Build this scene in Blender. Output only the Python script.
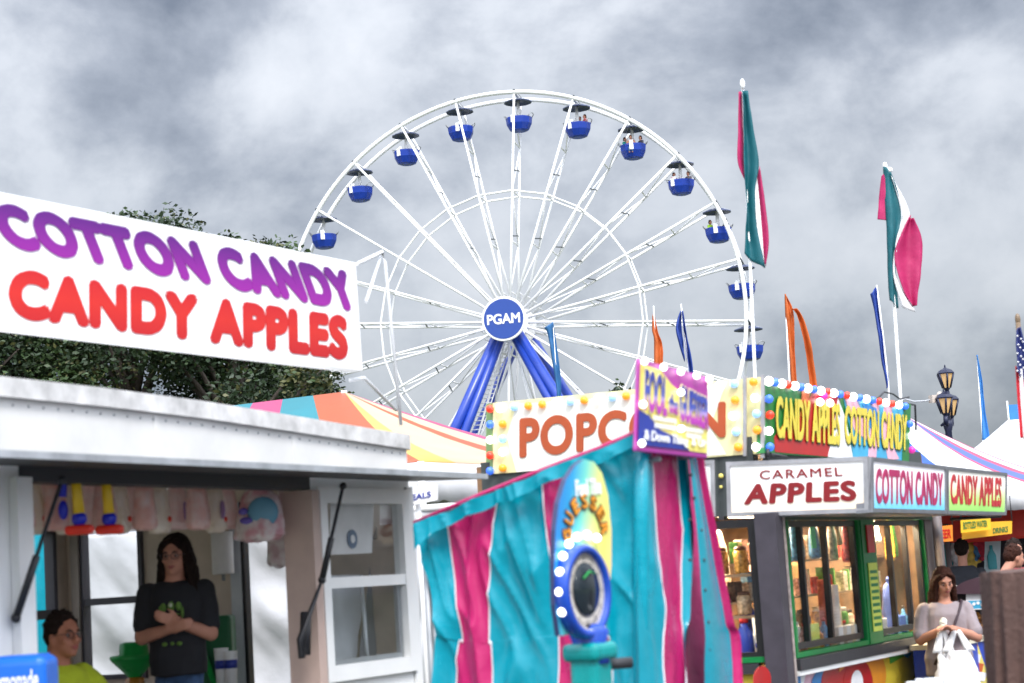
import bpy, bmesh, math, random
from mathutils import Vector as V, Matrix, noise as mnoise
R = math.radians
random.seed(7)
sc = bpy.context.scene
for o in list(bpy.data.objects): bpy.data.objects.remove(o)

# ------------------------------------------------------------------ camera
EYE = V((0, 0, 1.7)); FPX = 1900.0; PITCH = R(7.2); ROLL = R(3.6)
_f = V((0, math.cos(PITCH), math.sin(PITCH))); _r0 = V((1, 0, 0)); _u0 = V((0, -math.sin(PITCH), math.cos(PITCH)))
_r = _r0*math.cos(ROLL) - _u0*math.sin(ROLL); _u = _u0*math.cos(ROLL) + _r0*math.sin(ROLL)
cd = bpy.data.cameras.new('camera'); cam = bpy.data.objects.new('camera', cd); sc.collection.objects.link(cam)
cam.matrix_world = Matrix(((_r.x, _u.x, -_f.x, 0), (_r.y, _u.y, -_f.y, 0), (_r.z, _u.z, -_f.z, EYE.z), (0, 0, 0, 1)))
cd.sensor_width = 36; cd.lens = FPX/1024*36; cd.clip_start = .1; cd.clip_end = 5000
cd.dof.use_dof = True; cd.dof.focus_distance = 42; cd.dof.aperture_fstop = 3.6
sc.camera = cam

# ------------------------------------------------------------------ world, sun, exposure
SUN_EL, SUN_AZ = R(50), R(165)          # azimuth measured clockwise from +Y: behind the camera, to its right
w = bpy.data.worlds.new('World'); sc.world = w; w.use_nodes = True
nt = w.node_tree; N = nt.nodes; L = nt.links
for n in list(N): N.remove(n)
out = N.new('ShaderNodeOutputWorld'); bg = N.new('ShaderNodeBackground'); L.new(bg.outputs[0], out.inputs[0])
bg.inputs[1].default_value = .1
sky = N.new('ShaderNodeTexSky'); sky.sky_type = 'NISHITA'; sky.sun_disc = False
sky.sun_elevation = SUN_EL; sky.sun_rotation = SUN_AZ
tc = N.new('ShaderNodeTexCoord'); mp = N.new('ShaderNodeMapping')
mp.inputs['Scale'].default_value = (1, 1, 1.2); mp.inputs['Location'].default_value = (.37, .2, .13)
L.new(tc.outputs['Generated'], mp.inputs[0])
def noi(scale, detail, rough, dist=0):
    n = N.new('ShaderNodeTexNoise'); n.inputs['Scale'].default_value = scale; n.inputs['Detail'].default_value = detail
    n.inputs['Roughness'].default_value = rough; n.inputs['Distortion'].default_value = dist
    L.new(mp.outputs[0], n.inputs['Vector']); return n
n1 = noi(8.5, 10, .56, .15); n2 = noi(3.4, 3, .5, .0)
mx = N.new('ShaderNodeMath'); mx.operation = 'MULTIPLY_ADD'; mx.inputs[1].default_value = .42
L.new(n2.outputs[0], mx.inputs[0])
m2 = N.new('ShaderNodeMath'); m2.operation = 'MULTIPLY'; m2.inputs[1].default_value = .58; L.new(n1.outputs[0], m2.inputs[0]); L.new(m2.outputs[0], mx.inputs[2])
cr = N.new('ShaderNodeValToRGB'); e = cr.color_ramp.elements
e[0].position = .37; e[0].color = (.135, .155, .195, 1); e[1].position = .63; e[1].color = (.60, .62, .66, 1)
x = cr.color_ramp.elements.new(.46); x.color = (.285, .31, .36, 1)
x = cr.color_ramp.elements.new(.545); x.color = (.49, .515, .56, 1)
L.new(mx.outputs[0], cr.inputs[0])
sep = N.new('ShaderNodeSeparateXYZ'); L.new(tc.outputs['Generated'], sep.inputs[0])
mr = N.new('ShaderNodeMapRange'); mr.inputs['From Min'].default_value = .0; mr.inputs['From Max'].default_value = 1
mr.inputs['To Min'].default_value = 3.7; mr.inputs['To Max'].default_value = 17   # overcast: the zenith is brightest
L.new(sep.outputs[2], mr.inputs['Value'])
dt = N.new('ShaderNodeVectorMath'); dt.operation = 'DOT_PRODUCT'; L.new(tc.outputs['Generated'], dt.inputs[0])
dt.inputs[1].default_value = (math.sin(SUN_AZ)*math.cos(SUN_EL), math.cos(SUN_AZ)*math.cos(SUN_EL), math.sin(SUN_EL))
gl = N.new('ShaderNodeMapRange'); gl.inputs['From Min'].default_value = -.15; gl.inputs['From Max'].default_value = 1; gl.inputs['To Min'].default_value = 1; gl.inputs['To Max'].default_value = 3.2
L.new(dt.outputs['Value'], gl.inputs['Value'])                     # sky glow added around the unseen sun behind the camera, brightening front faces
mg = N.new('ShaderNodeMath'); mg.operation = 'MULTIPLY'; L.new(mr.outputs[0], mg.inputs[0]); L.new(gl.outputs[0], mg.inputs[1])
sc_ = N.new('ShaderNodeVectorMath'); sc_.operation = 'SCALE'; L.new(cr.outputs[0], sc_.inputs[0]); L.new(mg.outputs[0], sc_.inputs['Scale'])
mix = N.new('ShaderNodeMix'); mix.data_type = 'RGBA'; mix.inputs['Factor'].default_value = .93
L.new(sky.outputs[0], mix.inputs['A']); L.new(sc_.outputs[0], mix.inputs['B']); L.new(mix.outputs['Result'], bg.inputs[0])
sd = bpy.data.lights.new('sun', 'SUN'); so = bpy.data.objects.new('sun', sd); sc.collection.objects.link(so)
sd.energy = 1.5; sd.angle = R(16); sd.color = (1, .965, .91)
sdir = V((math.sin(SUN_AZ)*math.cos(SUN_EL), math.cos(SUN_AZ)*math.cos(SUN_EL), math.sin(SUN_EL)))
so.rotation_euler = sdir.to_track_quat('Z', 'Y').to_euler()
sc.view_settings.view_transform = 'Standard'; sc.view_settings.look = 'None'; sc.view_settings.gamma = 1
sc.view_settings.use_curve_mapping = False; sc.view_settings.exposure = 1.12

# ------------------------------------------------------------------ pixel helpers
def ray(px, py):
    return _f + _r*((px-512)/FPX) + _u*((341.5-py)/FPX)
def at(px, py, Y):
    d = ray(px, py); return EYE + d*(Y/d.y)
class Plane:                                      # vertical plane through P along compass direction ang (from +Y to +X)
    def __init__(s, P, ang=None, d=None):
        s.P = V(P); s.d = V(d).normalized() if d is not None else V((math.sin(ang), math.cos(ang), 0))
        s.n = V((s.d.y, -s.d.x, 0))               # points to the right of d
        if s.n.dot(V((0, -1, 0))) < 0: s.n = -s.n # towards the camera side
    def __call__(s, px, py, off=0):
        d = ray(px, py); t = (s.P + s.n*off - EYE).dot(s.n)/d.dot(s.n); return EYE + d*t
    def sz(s, px, py, off=0):
        p = s(px, py, off) - s.P; return p.dot(s.d), p.z + s.P.z
    def pt(s, a, z, off=0):
        q = s.P + s.d*a + s.n*off; return V((q.x, q.y, z))

# ------------------------------------------------------------------ materials
MATS = {}
def mat(name, col, rough=.5, metal=0, var=.06, scale=6, bump=0, bscale=None, emit=0, alpha=1, trans=0, spec=.5, ecol=None, sheen=0):
    if name in MATS: return MATS[name]
    m = bpy.data.materials.new(name); m.use_nodes = True; t = m.node_tree; b = t.nodes['Principled BSDF']
    b.inputs['Roughness'].default_value = rough; b.inputs['Metallic'].default_value = metal
    b.inputs['Specular IOR Level'].default_value = spec
    if len(col) == 3: col = (*col, 1)
    b.inputs['Base Color'].default_value = col
    if var or bump:
        co = t.nodes.new('ShaderNodeTexCoord'); nz = t.nodes.new('ShaderNodeTexNoise')
        nz.inputs['Scale'].default_value = scale; nz.inputs['Detail'].default_value = 6; nz.inputs['Roughness'].default_value = .6
        t.links.new(co.outputs['Object'], nz.inputs['Vector'])
        if var:
            mp = t.nodes.new('ShaderNodeMapRange'); mp.inputs['From Min'].default_value = .3; mp.inputs['From Max'].default_value = .7
            mp.inputs['To Min'].default_value = 1-var*1.6; mp.inputs['To Max'].default_value = 1+var
            t.links.new(nz.outputs[0], mp.inputs['Value'])
            vm = t.nodes.new('ShaderNodeVectorMath'); vm.operation = 'SCALE'; vm.inputs[0].default_value = col[:3]
            t.links.new(mp.outputs[0], vm.inputs['Scale']); t.links.new(vm.outputs[0], b.inputs['Base Color'])
            rr = t.nodes.new('ShaderNodeMapRange'); rr.inputs['To Min'].default_value = max(.03, rough-.1); rr.inputs['To Max'].default_value = min(1, rough+.12)
            t.links.new(nz.outputs[0], rr.inputs['Value']); t.links.new(rr.outputs[0], b.inputs['Roughness'])
        if bump:
            n2 = t.nodes.new('ShaderNodeTexNoise'); n2.inputs['Scale'].default_value = bscale or scale*2; n2.inputs['Detail'].default_value = 5
            t.links.new(co.outputs['Object'], n2.inputs['Vector'])
            bp = t.nodes.new('ShaderNodeBump'); bp.inputs['Strength'].default_value = bump; bp.inputs['Distance'].default_value = .02
            t.links.new(n2.outputs[0], bp.inputs['Height']); t.links.new(bp.outputs[0], b.inputs['Normal'])
    if emit:
        b.inputs['Emission Color'].default_value = (*(ecol or col[:3]), 1); b.inputs['Emission Strength'].default_value = emit
    if trans: b.inputs['Transmission Weight'].default_value = trans
    if alpha < 1: b.inputs['Alpha'].default_value = alpha
    if sheen: b.inputs['Sheen Weight'].default_value = sheen
    MATS[name] = m; return m

WHITE = mat('white paint', (.80, .80, .79), .4, var=.04, scale=3)
WHITEW = mat('weathered white panel', (.68, .675, .66), .5, var=.10, scale=1.6, bump=.12, bscale=3)
SIGNW = mat('white sign face', (.86, .85, .85), .35, var=.02)
STEELW = mat('white painted steel', (.84, .84, .84), .35, var=.05, scale=.6)
BLUE = mat('wheel blue paint', (.008, .042, .34), .3, var=.1, scale=1)
NAVY = mat('canopy navy', (.02, .035, .11), .45, var=.15, scale=3)
BLACK = mat('black rubber', (.012, .012, .016), .5)
DARK = mat('dark plastic', (.03, .03, .035), .5)
GREYM = mat('grey metal', (.33, .34, .36), .4, .3)
ALU = mat('brushed aluminium', (.55, .56, .58), .35, .7)
TEAL = mat('teal vinyl', (.0, .27, .36), .24, var=.08, scale=2, bump=.25, bscale=12)
PINK = mat('magenta vinyl', (.46, .012, .12), .28, var=.08, scale=2, bump=.25, bscale=12)
BEIGE = mat('beige interior panel', (.60, .49, .41), .5, var=.08)
TAUPE = mat('taupe interior panel', (.30, .25, .22), .55, var=.08)
TARP = mat('white tent canvas', (.66, .66, .67), .55, var=.06, scale=2, bump=.35, bscale=3)
SKIN = mat('skin', (.46, .21, .14), .62, var=.07, scale=14)
SKINT = mat('tanned skin', (.38, .145, .085), .62, var=.07, scale=14)
HAIRD = mat('dark brown hair', (.016, .009, .007), .75, spec=.12, var=.3, scale=30, bump=.6, bscale=60)
HAIRB = mat('brown hair', (.040, .015, .010), .75, spec=.12, var=.3, scale=30, bump=.6, bscale=60)
RED = mat('sign red', (.50, .008, .012), .55, spec=.2)
PURPLE = mat('sign purple', (.25, .010, .29), .55, spec=.2)
DKRED = mat('dark red lettering', (.24, .010, .014), .4)
ORANGE = mat('sign orange', (.62, .13, .03), .45)
YEL = mat('sign yellow', (.80, .68, .16), .45)
PALEY = mat('pale yellow sign face', (.84, .78, .42), .4, var=.1, scale=2.5)
GREEN = mat('green paint', (.0, .18, .04), .4)
LIME = mat('lime card', (.12, .62, .05), .5)
PURP = mat('purple grey post paint', (.052, .045, .058), .45, var=.15)
MAGENTA = mat('sign magenta', (.36, .03, .28), .4)
SBLUE = mat('sign blue', (.012, .03, .28), .4)
CYAN = mat('sign cyan', (.05, .38, .62), .4)
PINKL = mat('pale pink', (.78, .42, .52), .5)
TXTW = mat('white lettering', (.85, .85, .86), .4)

def glass_mat():
    m = bpy.data.materials.new('window glass'); m.use_nodes = True; t = m.node_tree
    for n in list(t.nodes): t.nodes.remove(n)
    o = t.nodes.new('ShaderNodeOutputMaterial'); mx = t.nodes.new('ShaderNodeMixShader'); g = t.nodes.new('ShaderNodeBsdfGlossy'); tr = t.nodes.new('ShaderNodeBsdfTransparent')
    fr = t.nodes.new('ShaderNodeLayerWeight'); fr.inputs[0].default_value = .5; g.inputs['Roughness'].default_value = .04
    pw = t.nodes.new('ShaderNodeMath'); pw.operation = 'POWER'; pw.inputs[1].default_value = 5; t.links.new(fr.outputs['Facing'], pw.inputs[0])
    ma = t.nodes.new('ShaderNodeMath'); ma.operation = 'MULTIPLY_ADD'; ma.inputs[1].default_value = .6; ma.inputs[2].default_value = .025; t.links.new(pw.outputs[0], ma.inputs[0])
    tr.inputs[0].default_value = (.94, .95, .95, 1)
    t.links.new(ma.outputs[0], mx.inputs[0]); t.links.new(tr.outputs[0], mx.inputs[1]); t.links.new(g.outputs[0], mx.inputs[2]); t.links.new(mx.outputs[0], o.inputs[0])
    return m
GLASS = glass_mat()
def film_mat(name, col, fac):
    m = bpy.data.materials.new(name); m.use_nodes = True; t = m.node_tree; b = t.nodes['Principled BSDF']; o = t.nodes['Material Output']
    b.inputs['Base Color'].default_value = (*col, 1); b.inputs['Roughness'].default_value = .14
    co = t.nodes.new('ShaderNodeTexCoord'); nz = t.nodes.new('ShaderNodeTexNoise'); nz.inputs['Scale'].default_value = 13; nz.inputs['Detail'].default_value = 4; t.links.new(co.outputs['Object'], nz.inputs['Vector'])
    rp = t.nodes.new('ShaderNodeValToRGB'); rp.color_ramp.elements[0].position = .40; rp.color_ramp.elements[0].color = (*col, 1); rp.color_ramp.elements[1].position = .62; rp.color_ramp.elements[1].color = (.92, .88, .84, 1)
    t.links.new(nz.outputs[0], rp.inputs[0]); t.links.new(rp.outputs[0], b.inputs['Base Color'])
    vz = t.nodes.new('ShaderNodeTexVoronoi'); vz.inputs['Scale'].default_value = 26; vz.feature = 'DISTANCE_TO_EDGE'; t.links.new(co.outputs['Object'], vz.inputs['Vector'])
    bp = t.nodes.new('ShaderNodeBump'); bp.inputs['Strength'].default_value = .45; bp.inputs['Distance'].default_value = .03; t.links.new(vz.outputs[0], bp.inputs['Height']); t.links.new(bp.outputs[0], b.inputs['Normal'])
    tr = t.nodes.new('ShaderNodeBsdfTranslucent'); tr.inputs[0].default_value = (*col, 1)
    mx = t.nodes.new('ShaderNodeMixShader'); mx.inputs[0].default_value = fac
    t.links.new(b.outputs[0], mx.inputs[1]); t.links.new(tr.outputs[0], mx.inputs[2]); t.links.new(mx.outputs[0], o.inputs[0])
    return m

def grad(name, stops, dirv, lo, hi, em=.10):
    m = bpy.data.materials.new(name); m.use_nodes = True; t = m.node_tree; bs = t.nodes['Principled BSDF']; bs.inputs['Roughness'].default_value = .35
    co = t.nodes.new('ShaderNodeTexCoord'); vm = t.nodes.new('ShaderNodeVectorMath'); vm.operation = 'DOT_PRODUCT'; vm.inputs[1].default_value = dirv
    t.links.new(co.outputs['Object'], vm.inputs[0]); mr = t.nodes.new('ShaderNodeMapRange'); mr.inputs['From Min'].default_value = lo; mr.inputs['From Max'].default_value = hi
    t.links.new(vm.outputs['Value'], mr.inputs['Value']); rp = t.nodes.new('ShaderNodeValToRGB'); e = rp.color_ramp.elements
    e[0].position, e[0].color = stops[0][0], (*stops[0][1], 1); e[1].position, e[1].color = stops[-1][0], (*stops[-1][1], 1)
    for p, c in stops[1:-1]: q = e.new(p); q.color = (*c, 1)
    t.links.new(mr.outputs[0], rp.inputs[0]); t.links.new(rp.outputs[0], bs.inputs['Base Color'])
    if em: t.links.new(rp.outputs[0], bs.inputs['Emission Color']); bs.inputs['Emission Strength'].default_value = em
    return m

# ------------------------------------------------------------------ mesh builder
OFF = {}
class MB:
    def __init__(s): s.v = []; s.f = []; s.m = []; s.sm = []
    def quad(s, a, b, c, d, m=0, smooth=False):
        i = len(s.v); s.v += [V(a), V(b), V(c), V(d)]; s.f.append((i, i+1, i+2, i+3)); s.m.append(m); s.sm.append(smooth)
    def poly(s, pts, m=0):
        i = len(s.v); s.v += [V(p) for p in pts]; s.f.append(tuple(range(i, i+len(pts)))); s.m.append(m); s.sm.append(False)
    def hexa(s, p, m=0):                          # 8 points: bottom ring 0-3, top ring 4-7
        i = len(s.v); s.v += [V(q) for q in p]
        for f in ((0, 3, 2, 1), (4, 5, 6, 7), (0, 1, 5, 4), (1, 2, 6, 5), (2, 3, 7, 6), (3, 0, 4, 7)):
            s.f.append(tuple(i+k for k in f)); s.m.append(m); s.sm.append(False)
    def box(s, c, d, m=0, rz=0, mtx=None):
        c = V(c); hx, hy, hz = d[0]/2, d[1]/2, d[2]/2
        p = [V((x, y, z)) for z in (-hz, hz) for x, y in ((-hx, -hy), (hx, -hy), (hx, hy), (-hx, hy))]
        if mtx is None: mtx = Matrix.Rotation(rz, 3, 'Z')
        s.hexa([c + mtx @ q for q in p], m)
    def slab(s, pl, a0, a1, z0, z1, o0, o1, m=0): # box in a plane frame: along, up, off
        s.hexa([pl.pt(a0, z0, o0), pl.pt(a1, z0, o0), pl.pt(a1, z0, o1), pl.pt(a0, z0, o1), pl.pt(a0, z1, o0), pl.pt(a1, z1, o0), pl.pt(a1, z1, o1), pl.pt(a0, z1, o1)], m)
    def pslab(s, corners, n, t, m=0):             # four 3D corners (bl, br, tr, tl) given thickness t behind the face
        c = [V(q) for q in corners]; b = [q - n*t for q in c]
        s.hexa([c[0], c[1], b[1], b[0], c[3], c[2], b[2], b[3]], m)
    def prism(s, pts, off, m=0, m2=None):         # planar outline extruded by vector off
        n = len(pts); i = len(s.v); s.v += [V(p) for p in pts] + [V(p)+off for p in pts]
        s.f.append(tuple(range(i, i+n))); s.m.append(m); s.sm.append(False)
        s.f.append(tuple(range(i+2*n-1, i+n-1, -1))); s.m.append(m if m2 is None else m2); s.sm.append(False)
        for k in range(n):
            q = (k+1) % n; s.f.append((i+k, i+n+k, i+n+q, i+q)); s.m.append(m if m2 is None else m2); s.sm.append(False)
    def tube(s, a, b, r, r2=None, n=8, m=0, cap=True):
        s.path([a, b], [r, r if r2 is None else r2], n, m, cap)
    def path(s, pts, r, n=8, m=0, cap=True, closed=False):
        pts = [V(p) for p in pts]; k = len(pts)
        if not isinstance(r, (list, tuple)): r = [r]*k
        i0 = len(s.v); up = None
        for j, p in enumerate(pts):
            if closed: t = pts[(j+1) % k] - pts[j-1]
            else: t = pts[min(j+1, k-1)] - pts[max(j-1, 0)]
            t.normalize()
            if up is None: up = V((0, 0, 1)) if abs(t.z) < .9 else V((1, 0, 0))
            a = t.cross(up).normalized(); b = a.cross(t).normalized(); up = b
            for q in range(n):
                an = 2*math.pi*q/n; s.v.append(p + (a*math.cos(an) + b*math.sin(an))*r[j])
        for j in range(k if closed else k-1):
            for q in range(n):
                A = i0+j*n+q; B = i0+j*n+(q+1) % n; j2 = (j+1) % k
                s.f.append((A, B, i0+j2*n+(q+1) % n, i0+j2*n+q)); s.m.append(m); s.sm.append(True)
        if cap and not closed:
            s.f.append(tuple(i0+q for q in range(n-1, -1, -1))); s.m.append(m); s.sm.append(False)
            s.f.append(tuple(i0+(k-1)*n+q for q in range(n))); s.m.append(m); s.sm.append(False)
    def ell(s, c, r, m=0, n=12, k=8, mtx=None):
        c = V(c); r = (r, r, r) if not isinstance(r, (tuple, list)) else r
        i0 = len(s.v)
        def P(q): 
            q = V((q[0]*r[0], q[1]*r[1], q[2]*r[2])); return c + (mtx @ q if mtx else q)
        s.v.append(P((0, 0, -1)))
        for j in range(1, k):
            a = -math.pi/2 + math.pi*j/k
            for q in range(n):
                b = 2*math.pi*q/n; s.v.append(P((math.cos(a)*math.cos(b), math.cos(a)*math.sin(b), math.sin(a))))
        s.v.append(P((0, 0, 1))); last = len(s.v)-1
        for q in range(n):
            s.f.append((i0, i0+1+(q+1) % n, i0+1+q)); s.m.append(m); s.sm.append(True)
            s.f.append((last, last-n+q, last-n+(q+1) % n)); s.m.append(m); s.sm.append(True)
        for j in range(k-2):
            for q in range(n):
                A = i0+1+j*n
                s.f.append((A+q, A+(q+1) % n, A+n+(q+1) % n, A+n+q)); s.m.append(m); s.sm.append(True)
    def lathe(s, prof, c, n=16, m=0, smooth=True, mtx=None, sq=1):
        c = V(c); i0 = len(s.v)
        for rr, z in prof:
            for q in range(n):
                a = 2*math.pi*(q+.5)/n; p = V((rr*math.cos(a), rr*math.sin(a)*sq, z)); s.v.append(c + (mtx @ p if mtx else p))
        for j in range(len(prof)-1):
            for q in range(n):
                s.f.append((i0+j*n+q, i0+j*n+(q+1) % n, i0+(j+1)*n+(q+1) % n, i0+(j+1)*n+q)); s.m.append(m); s.sm.append(smooth)
        s.f.append(tuple(i0+q for q in range(n-1, -1, -1))); s.m.append(m); s.sm.append(False)
        s.f.append(tuple(i0+(len(prof)-1)*n+q for q in range(n))); s.m.append(m); s.sm.append(False)
    def grid(s, fn, nu, nv, m=0, smooth=True):
        i0 = len(s.v)
        for j in range(nv+1):
            for i in range(nu+1): s.v.append(V(fn(i/nu, j/nv)))
        for j in range(nv):
            for i in range(nu):
                a = i0+j*(nu+1)+i; s.f.append((a, a+1, a+nu+2, a+nu+1)); s.m.append(m(i/nu, j/nv) if callable(m) else m); s.sm.append(smooth)
    def build(s, name, mats, parent=None, solid=0, loc=None):
        me = bpy.data.meshes.new(name); off = OFF.get(parent.name, V((0, 0, 0))) if parent else (V(loc) if loc is not None else V((0, 0, 0)))
        me.from_pydata([tuple(v-off) for v in s.v], [], s.f)
        mats = mats if isinstance(mats, (list, tuple)) else [mats]
        for q in mats: me.materials.append(q)
        me.polygons.foreach_set('material_index', s.m); me.polygons.foreach_set('use_smooth', s.sm); me.update()
        b = bmesh.new(); b.from_mesh(me); bmesh.ops.remove_doubles(b, verts=b.verts, dist=1e-6)
        bmesh.ops.recalc_face_normals(b, faces=b.faces); b.to_mesh(me); b.free()
        o = bpy.data.objects.new(name, me); sc.collection.objects.link(o)
        if parent: o.parent = parent
        else: o.location = off
        OFF[o.name] = off.copy()
        if solid:
            md = o.modifiers.new('thickness', 'SOLIDIFY'); md.thickness = solid; md.offset = 0
        return o
def bev(o, wd=.01, seg=2):
    md = o.modifiers.new('bevel', 'BEVEL'); md.width = wd; md.segments = seg; md.limit_method = 'ANGLE'; return o
def tag(o, label, cat, group=None, kind=None):
    if label and len(label.split()) > 16: print('LONG', len(label.split()), label)
    if label: o['label'] = label
    if cat: o['category'] = cat
    if group: o['group'] = group
    if kind: o['kind'] = kind
    return o
def thing(name, label, cat, loc, group=None, rz=0):
    o = bpy.data.objects.new(name, None); sc.collection.objects.link(o); o.empty_display_size = .2
    o.location = loc; o.rotation_euler = (0, 0, rz); OFF[o.name] = V(loc) if rz == 0 else V((0, 0, 0))
    return tag(o, label, cat, group)
def dup(root, loc, rz=0, label=None, group=None):
    r = root.copy(); sc.collection.objects.link(r); r.location = loc; r.rotation_euler = (0, 0, rz)
    if label: r['label'] = label
    if group: r['group'] = group
    for ch in list(root.children):
        c = ch.copy(); sc.collection.objects.link(c); c.parent = r
        for g in list(ch.children):
            d = g.copy(); sc.collection.objects.link(d); d.parent = c
    return r
_dg = None
def text(s, name, parent, quad, n, material, bold=0, depth=.006, off=.004, shear=0, space=1.0, warp=None, mats=None, align='LEFT'):
    """lettering mapped into a four-cornered field (bl, br, tr, tl) of a sign face with normal n"""
    cu = bpy.data.curves.new('lettering', 'FONT'); cu.body = s; cu.shear = shear; cu.space_character = space
    cu.align_x = 'CENTER'; cu.space_line = .95
    cu.resolution_u = 6
    o = bpy.data.objects.new('lettering', cu); sc.collection.objects.link(o)
    dg = bpy.context.evaluated_depsgraph_get(); me = bpy.data.meshes.new_from_object(o.evaluated_get(dg))
    bpy.data.objects.remove(o)
    xs = [v.co.x for v in me.vertices]; ys = [v.co.y for v in me.vertices]
    x0, x1, y0, y1 = min(xs), max(xs), min(ys), max(ys)
    bl, br, tr, tl = [V(q) for q in quad]; base = OFF.get(parent.name, V((0, 0, 0)))
    offs = [(0, 0)] + [(math.cos(k*math.pi/4)*bold, math.sin(k*math.pi/4)*bold) for k in range(8)] if bold else [(0, 0)]
    x0 -= bold; x1 += bold; y0 -= bold; y1 += bold
    vs = []; fs = []
    for q, (dx, dy) in enumerate(offs):
        bm = bmesh.new(); bm.from_mesh(me); bmesh.ops.remove_doubles(bm, verts=bm.verts, dist=1e-5)
        ev = set()
        if depth:
            r = bmesh.ops.extrude_face_region(bm, geom=list(bm.faces)); ev = {g for g in r['geom'] if isinstance(g, bmesh.types.BMVert)}
        bm.verts.index_update(); i0 = len(vs); zq = off + q*min(.0004, depth*.08)
        for v in bm.verts:
            u = (v.co.x+dx-x0)/(x1-x0); t = (v.co.y+dy-y0)/(y1-y0)
            if warp: u, t = warp(u, t)
            vs.append(tuple(bl.lerp(br, u).lerp(tl.lerp(tr, u), t) + n*(zq + (depth if v in ev else 0)) - base))
        for f in bm.faces: fs.append(tuple(i0+v.index for v in f.verts))
        bm.free()
    bpy.data.meshes.remove(me); me = bpy.data.meshes.new(name); me.from_pydata(vs, [], fs); me.update()
    me.materials.clear(); me.materials.append(material)
    ob = bpy.data.objects.new(name, me); sc.collection.objects.link(ob); ob.parent = parent; OFF[ob.name] = base.copy()
    return ob
def quadpx(pl, bl, br, tr, tl, off=0): return [pl(*bl, off), pl(*br, off), pl(*tr, off), pl(*tl, off)]
def remesh(mb, name, material, parent, vox=.012, smooth=4, noise_amp=0, nscale=20):
    """one continuous skin grown over the builder's overlapping closed volumes"""
    o = mb.build(name, material, parent)
    md = o.modifiers.new('r', 'REMESH'); md.mode = 'VOXEL'; md.voxel_size = vox; md.use_smooth_shade = True
    if smooth:
        ms = o.modifiers.new('s', 'SMOOTH'); ms.factor = .5; ms.iterations = smooth
    dg = bpy.context.evaluated_depsgraph_get(); me = bpy.data.meshes.new_from_object(o.evaluated_get(dg))
    o.modifiers.clear(); old = o.data; o.data = me; bpy.data.meshes.remove(old)
    if noise_amp:
        me.update(); ns = [v.normal.copy() for v in me.vertices]
        for v, nn in zip(me.vertices, ns): v.co += nn*noise_amp*mnoise.noise(v.co*nscale)
    for p in me.polygons: p.use_smooth = True
    if not me.materials: me.materials.append(material)
    return o

#=PART2=
# ================================================================== SETTING
g = MB(); g.quad((-900, -60, 0), (900, -60, 0), (900, 2500, 0), (-900, 2500, 0))
tag(g.build('ground', mat('worn grass and dirt', (.07, .085, .035), .95, var=.4, scale=.8, bump=.6, bscale=3)), None, None, kind='structure')
g = MB(); g.quad((-6, -20, .004), (14, -20, .004), (34, 60, .004), (8, 60, .004))
tag(g.build('midway_pavement', mat('asphalt', (.055, .055, .056), .9, var=.25, scale=2, bump=.5, bscale=40)), None, None, kind='structure')

# ================================================================== FERRIS WHEEL
WA = R(11.2); wax = V((math.sin(WA), math.cos(WA), 0)); wh = V((math.cos(WA), -math.sin(WA), 0)); UP = V((0, 0, 1))
WC = at(510, 322.5, 120); WR = 15.0; WT = 2.2; PH = 4.66
wheel = thing('ferris_wheel', 'giant white spoked Ferris wheel with round blue hub sign rising behind the food stalls', 'ferris wheel', (WC.x, WC.y, 0))
def wp(ang, r, d=0):                              # ang clockwise from the top, d = distance behind the front rim
    return WC + wh*(math.sin(ang)*r) + UP*(math.cos(ang)*r) + wax*d
for d, nm in ((0, 'rim'), (WT, 'rim')):
    b = MB(); b.path([wp(2*math.pi*i/144, WR, d) for i in range(144)], .135, 10, 0, closed=True)
    b.build(nm, STEELW, wheel)
for d in (0, WT):
    b = MB(); b.path([wp(2*math.pi*i/24+R(PH), 8.55, d) for i in range(24)], .065, 6, 0, closed=True)
    b.build('inner_ring', STEELW, wheel)
for i in range(24):
    a = R(15*i+PH); b = MB()
    b.path([wp(a, 1.2, -.1), wp(a, 5, 0), wp(a, WR, 0)], [.10, .082, .082], 6); b.path([wp(a, 1.2, WT+.7), wp(a, 5, WT), wp(a, WR, WT)], [.10, .082, .082], 6)
    rs = [2.0, 5.3, 8.55, 11.8, WR]
    for k, r in enumerate(rs):
        b.tube(wp(a, r, 0), wp(a, r, WT), .055 if k < 4 else .12, n=5)
        if k < 4:
            p, q = (0, WT) if k % 2 == 0 else (WT, 0)
            b.tube(wp(a, r, p), wp(a, rs[k+1] if k < 3 else rs[k+1]-.9, q), .045, n=5)
    sp = b.build('spoke', STEELW, wheel)
    for r in (5.6, 9.9):
        b = MB(); b.tube(wp(a, r, .05), wp(a, r+.35, WT-.05), .045, n=5); b.build('brace', mat('dark steel joint', (.08, .09, .1), .5), sp)
    b = MB(); b.tube(wp(a, WR+.1, -.1), wp(a, WR+.1, WT+.1), .09, n=6); b.build('brace', mat('dark steel joint', (.08, .09, .1), .5), sp)
hubc = WC - wax*1.8
Mw = Matrix((wh, wax, UP)).transposed()           # wheel frame: x across, y along the axle, z up
Mdisc = Mw @ Matrix.Rotation(R(90), 3, 'X')       # lathe z axis -> -y (towards the viewer)
b = MB(); b.lathe([(1.38, 0), (1.42, .05), (1.42, .14), (1.38, .18)], hubc, 48, 0, False, Mdisc)
hub = b.build('hub_sign', STEELW, wheel)
b = MB(); b.lathe([(1.27, .184), (1.27, .20)], hubc, 48, 0, False, Mdisc); b.build('hub_face', mat('hub sign blue', (.018, .06, .30), .4, var=.04), hub)
fc = hubc - wax*.205
text('PGAM', 'hub_lettering', hub, [fc-wh*1.06-UP*.33, fc+wh*1.06-UP*.33, fc+wh*1.06+UP*.33, fc-wh*1.06+UP*.33], -wax, TXTW, bold=.03, depth=.01)
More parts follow.
